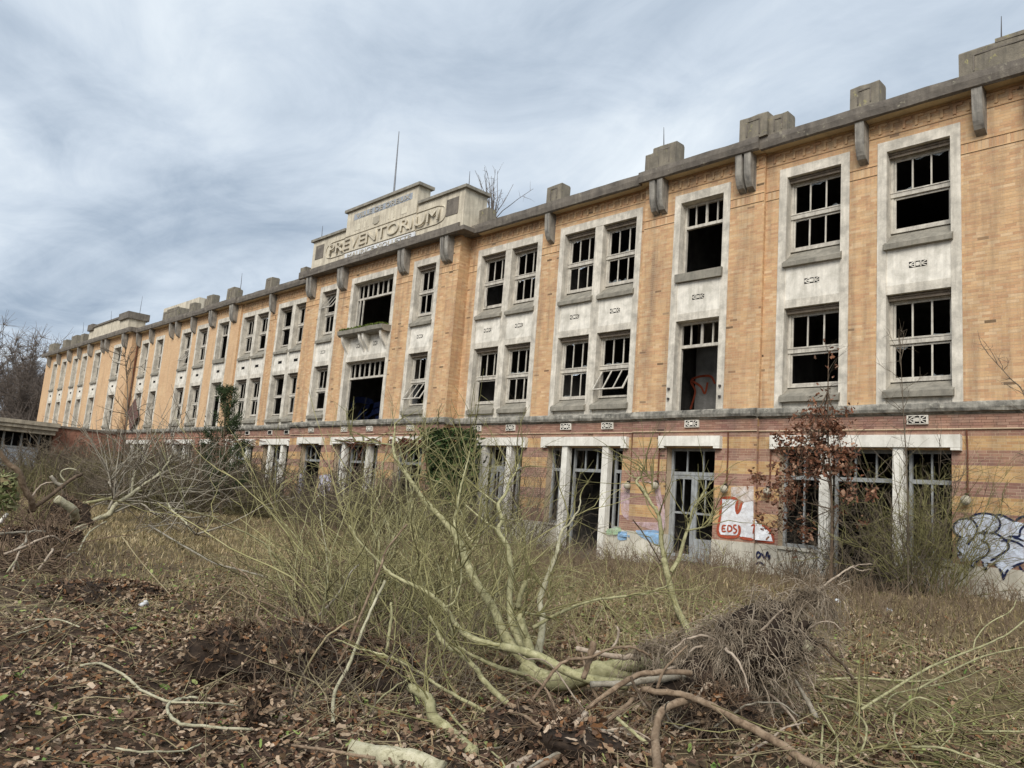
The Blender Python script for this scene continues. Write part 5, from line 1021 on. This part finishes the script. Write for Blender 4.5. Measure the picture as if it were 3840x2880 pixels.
# dead leaves
dl=lambda X,Y: view(X,Y)*np.clip(1.15-.10*np.hypot(X,Y+19)+.5*(fieldn(X,Y)-.5)+.25*(X<-3),.04,1)
P=scatter(260000,-16,4.5,-18.5,-5,dl); P[:,2]+=RNG.uniform(.004,.05,len(P)); leafobj('leaf_litter',P,.047,LEAFPAL,None,1.1,kind='stuff'); tag(bpy.data.objects['leaf_litter'],'dead brown leaves covering the ground','leaves')
P=scatter(9000,-14,4,-18,-7,lambda X,Y:view(X,Y)*.5); P[:,2]+=.03; tag(leafobj('green_weeds',P,.05,[(.10,.16,.04),(.18,.24,.07),(.26,.29,.11)],None,.6,kind='stuff'),'small green weeds sprouting through the litter','weeds')
def blades(name,P,h,w,pal,label,cat,lean=.5):
    n=len(P); a=RNG.uniform(0,6.28,n); t=np.stack([np.cos(a),np.sin(a),0*a],-1)*w*RNG.uniform(.6,1.4,n)[:,None]; H=(h*RNG.uniform(.4,1.3,n))[:,None]; l=RNG.normal(0,lean,(n,3))*H; l[:,2]=0; up=np.array([0,0,1.])
    V=np.stack([P-t,P+t,P+l*.35+up*H*.6+t*.7,P+l*.35+up*H*.6-t*.7,P+l+up*H*.95],1); i=np.arange(n)*5; F4=np.stack([i,i+1,i+2,i+3],-1); F3=np.stack([i+3,i+2,i+4],-1)
    pal=np.array(pal); C=np.repeat(pal[RNG.integers(0,len(pal),n)]*RNG.uniform(.7,1.25,(n,1)),5,0); org=np.array([P[:,0].mean(),P[:,1].mean(),0]); o=link(name,npmesh(name,V.reshape(-1,3)-org,[F4,F3],'grass',C),None,org); tag(o,label,cat,kind='stuff')
STRAW=[(.34,.27,.155),(.26,.20,.11),(.40,.33,.20),(.23,.195,.09),(.18,.16,.07),(.29,.215,.125),(.18,.125,.075)]
blades('dry_grass',scatter(120000,-45,4,-16,-.6,lambda X,Y:view(X,Y)*np.clip(.15+.09*(np.hypot(X,Y+19)-5)+.5*(fieldn(X,Y)-.5),.05,1)*np.clip(14/np.hypot(X,Y+19),.3,1)),.11,.006,STRAW,'straw coloured dry grass before the building','grass')
blades('field_grass',scatter(60000,-75,-16,-15,-.6,lambda X,Y:view(X,Y)),.12,.012,[(.36,.285,.16),(.30,.235,.13),(.23,.185,.095),(.40,.325,.20),(.20,.165,.08)],'dry yellow green grass of the field before the far bushes','grass')
# brown weeds before the wall
def weeds():
    T=Tubes(); P=scatter(15000,-24,-1.5,-8.5,-.3,lambda X,Y:view(X,Y)*np.clip(.35+.08*(Y+8)+.5*(fieldn(X*1.3,Y)-.4),.08,.9))
    for p in P[:3600]:
        h=RNG.uniform(.12,.40)+.5*float(fieldn(p[0]*1.7,p[1]*1.9))**2; S=grow(p-np.array([0,0,.03]),RNG.normal(0,.25,3)+np.array([0,0,1]),h,5,.14,.02); T.add(S,np.linspace(.007,.0028,6),3)
        for _ in range(3):
            j=RNG.integers(1,5); q=grow(S[j],RNG.normal(0,.6,3)+np.array([0,0,.4]),h*RNG.uniform(.25,.5),3,.2,.03); T.add(q,np.linspace(.005,.002,4),3)
    tag(T.build('dead_weeds','deadweed'),'brown dead weeds growing before the ground floor','weeds',kind='stuff')
barkmat('deadweed',(.165,.12,.078),(.26,.20,.135),(.075,.052,.034),3); weeds()
T=Tubes()
for p in scatter(5200,-13,4,-17.5,-8,lambda X,Y:view(X,Y)*.8):
    a=RNG.uniform(0,6.28); S=grow(p+np.array([0,0,.02]),(math.cos(a),math.sin(a),RNG.uniform(0,.5)),RNG.uniform(.15,.9),5,.15,.06); S[:,2]=np.maximum(S[:,2],gz(S[:,0],S[:,1])+.01); r=RNG.uniform(.0018,.006); T.add(S,np.linspace(r,r*.4,6),3)
tag(T.build('twig_litter','strawtwig'),'broken twigs strewn over the leaf litter','twigs',kind='stuff')
# scraps of white rubbish
for tg,x,y,s,lb in (('F',1020,530,.07,'crumpled white plastic scrap beside the dark bank of soil'),('C',1190,495,.06,'white paper scrap on the ground before the olive bush'),('C',800,420,.055,'small pale scrap caught behind the grey root plate')):
    p=hit(tg,x,y); o,_=lump('rubbish_scrap',p+np.array([0,0,s*.5]),EYE,s,s*.7,s*.6,'whitestrip',None,.5,14,9,31+int(x)); tag(o,lb,'rubbish')
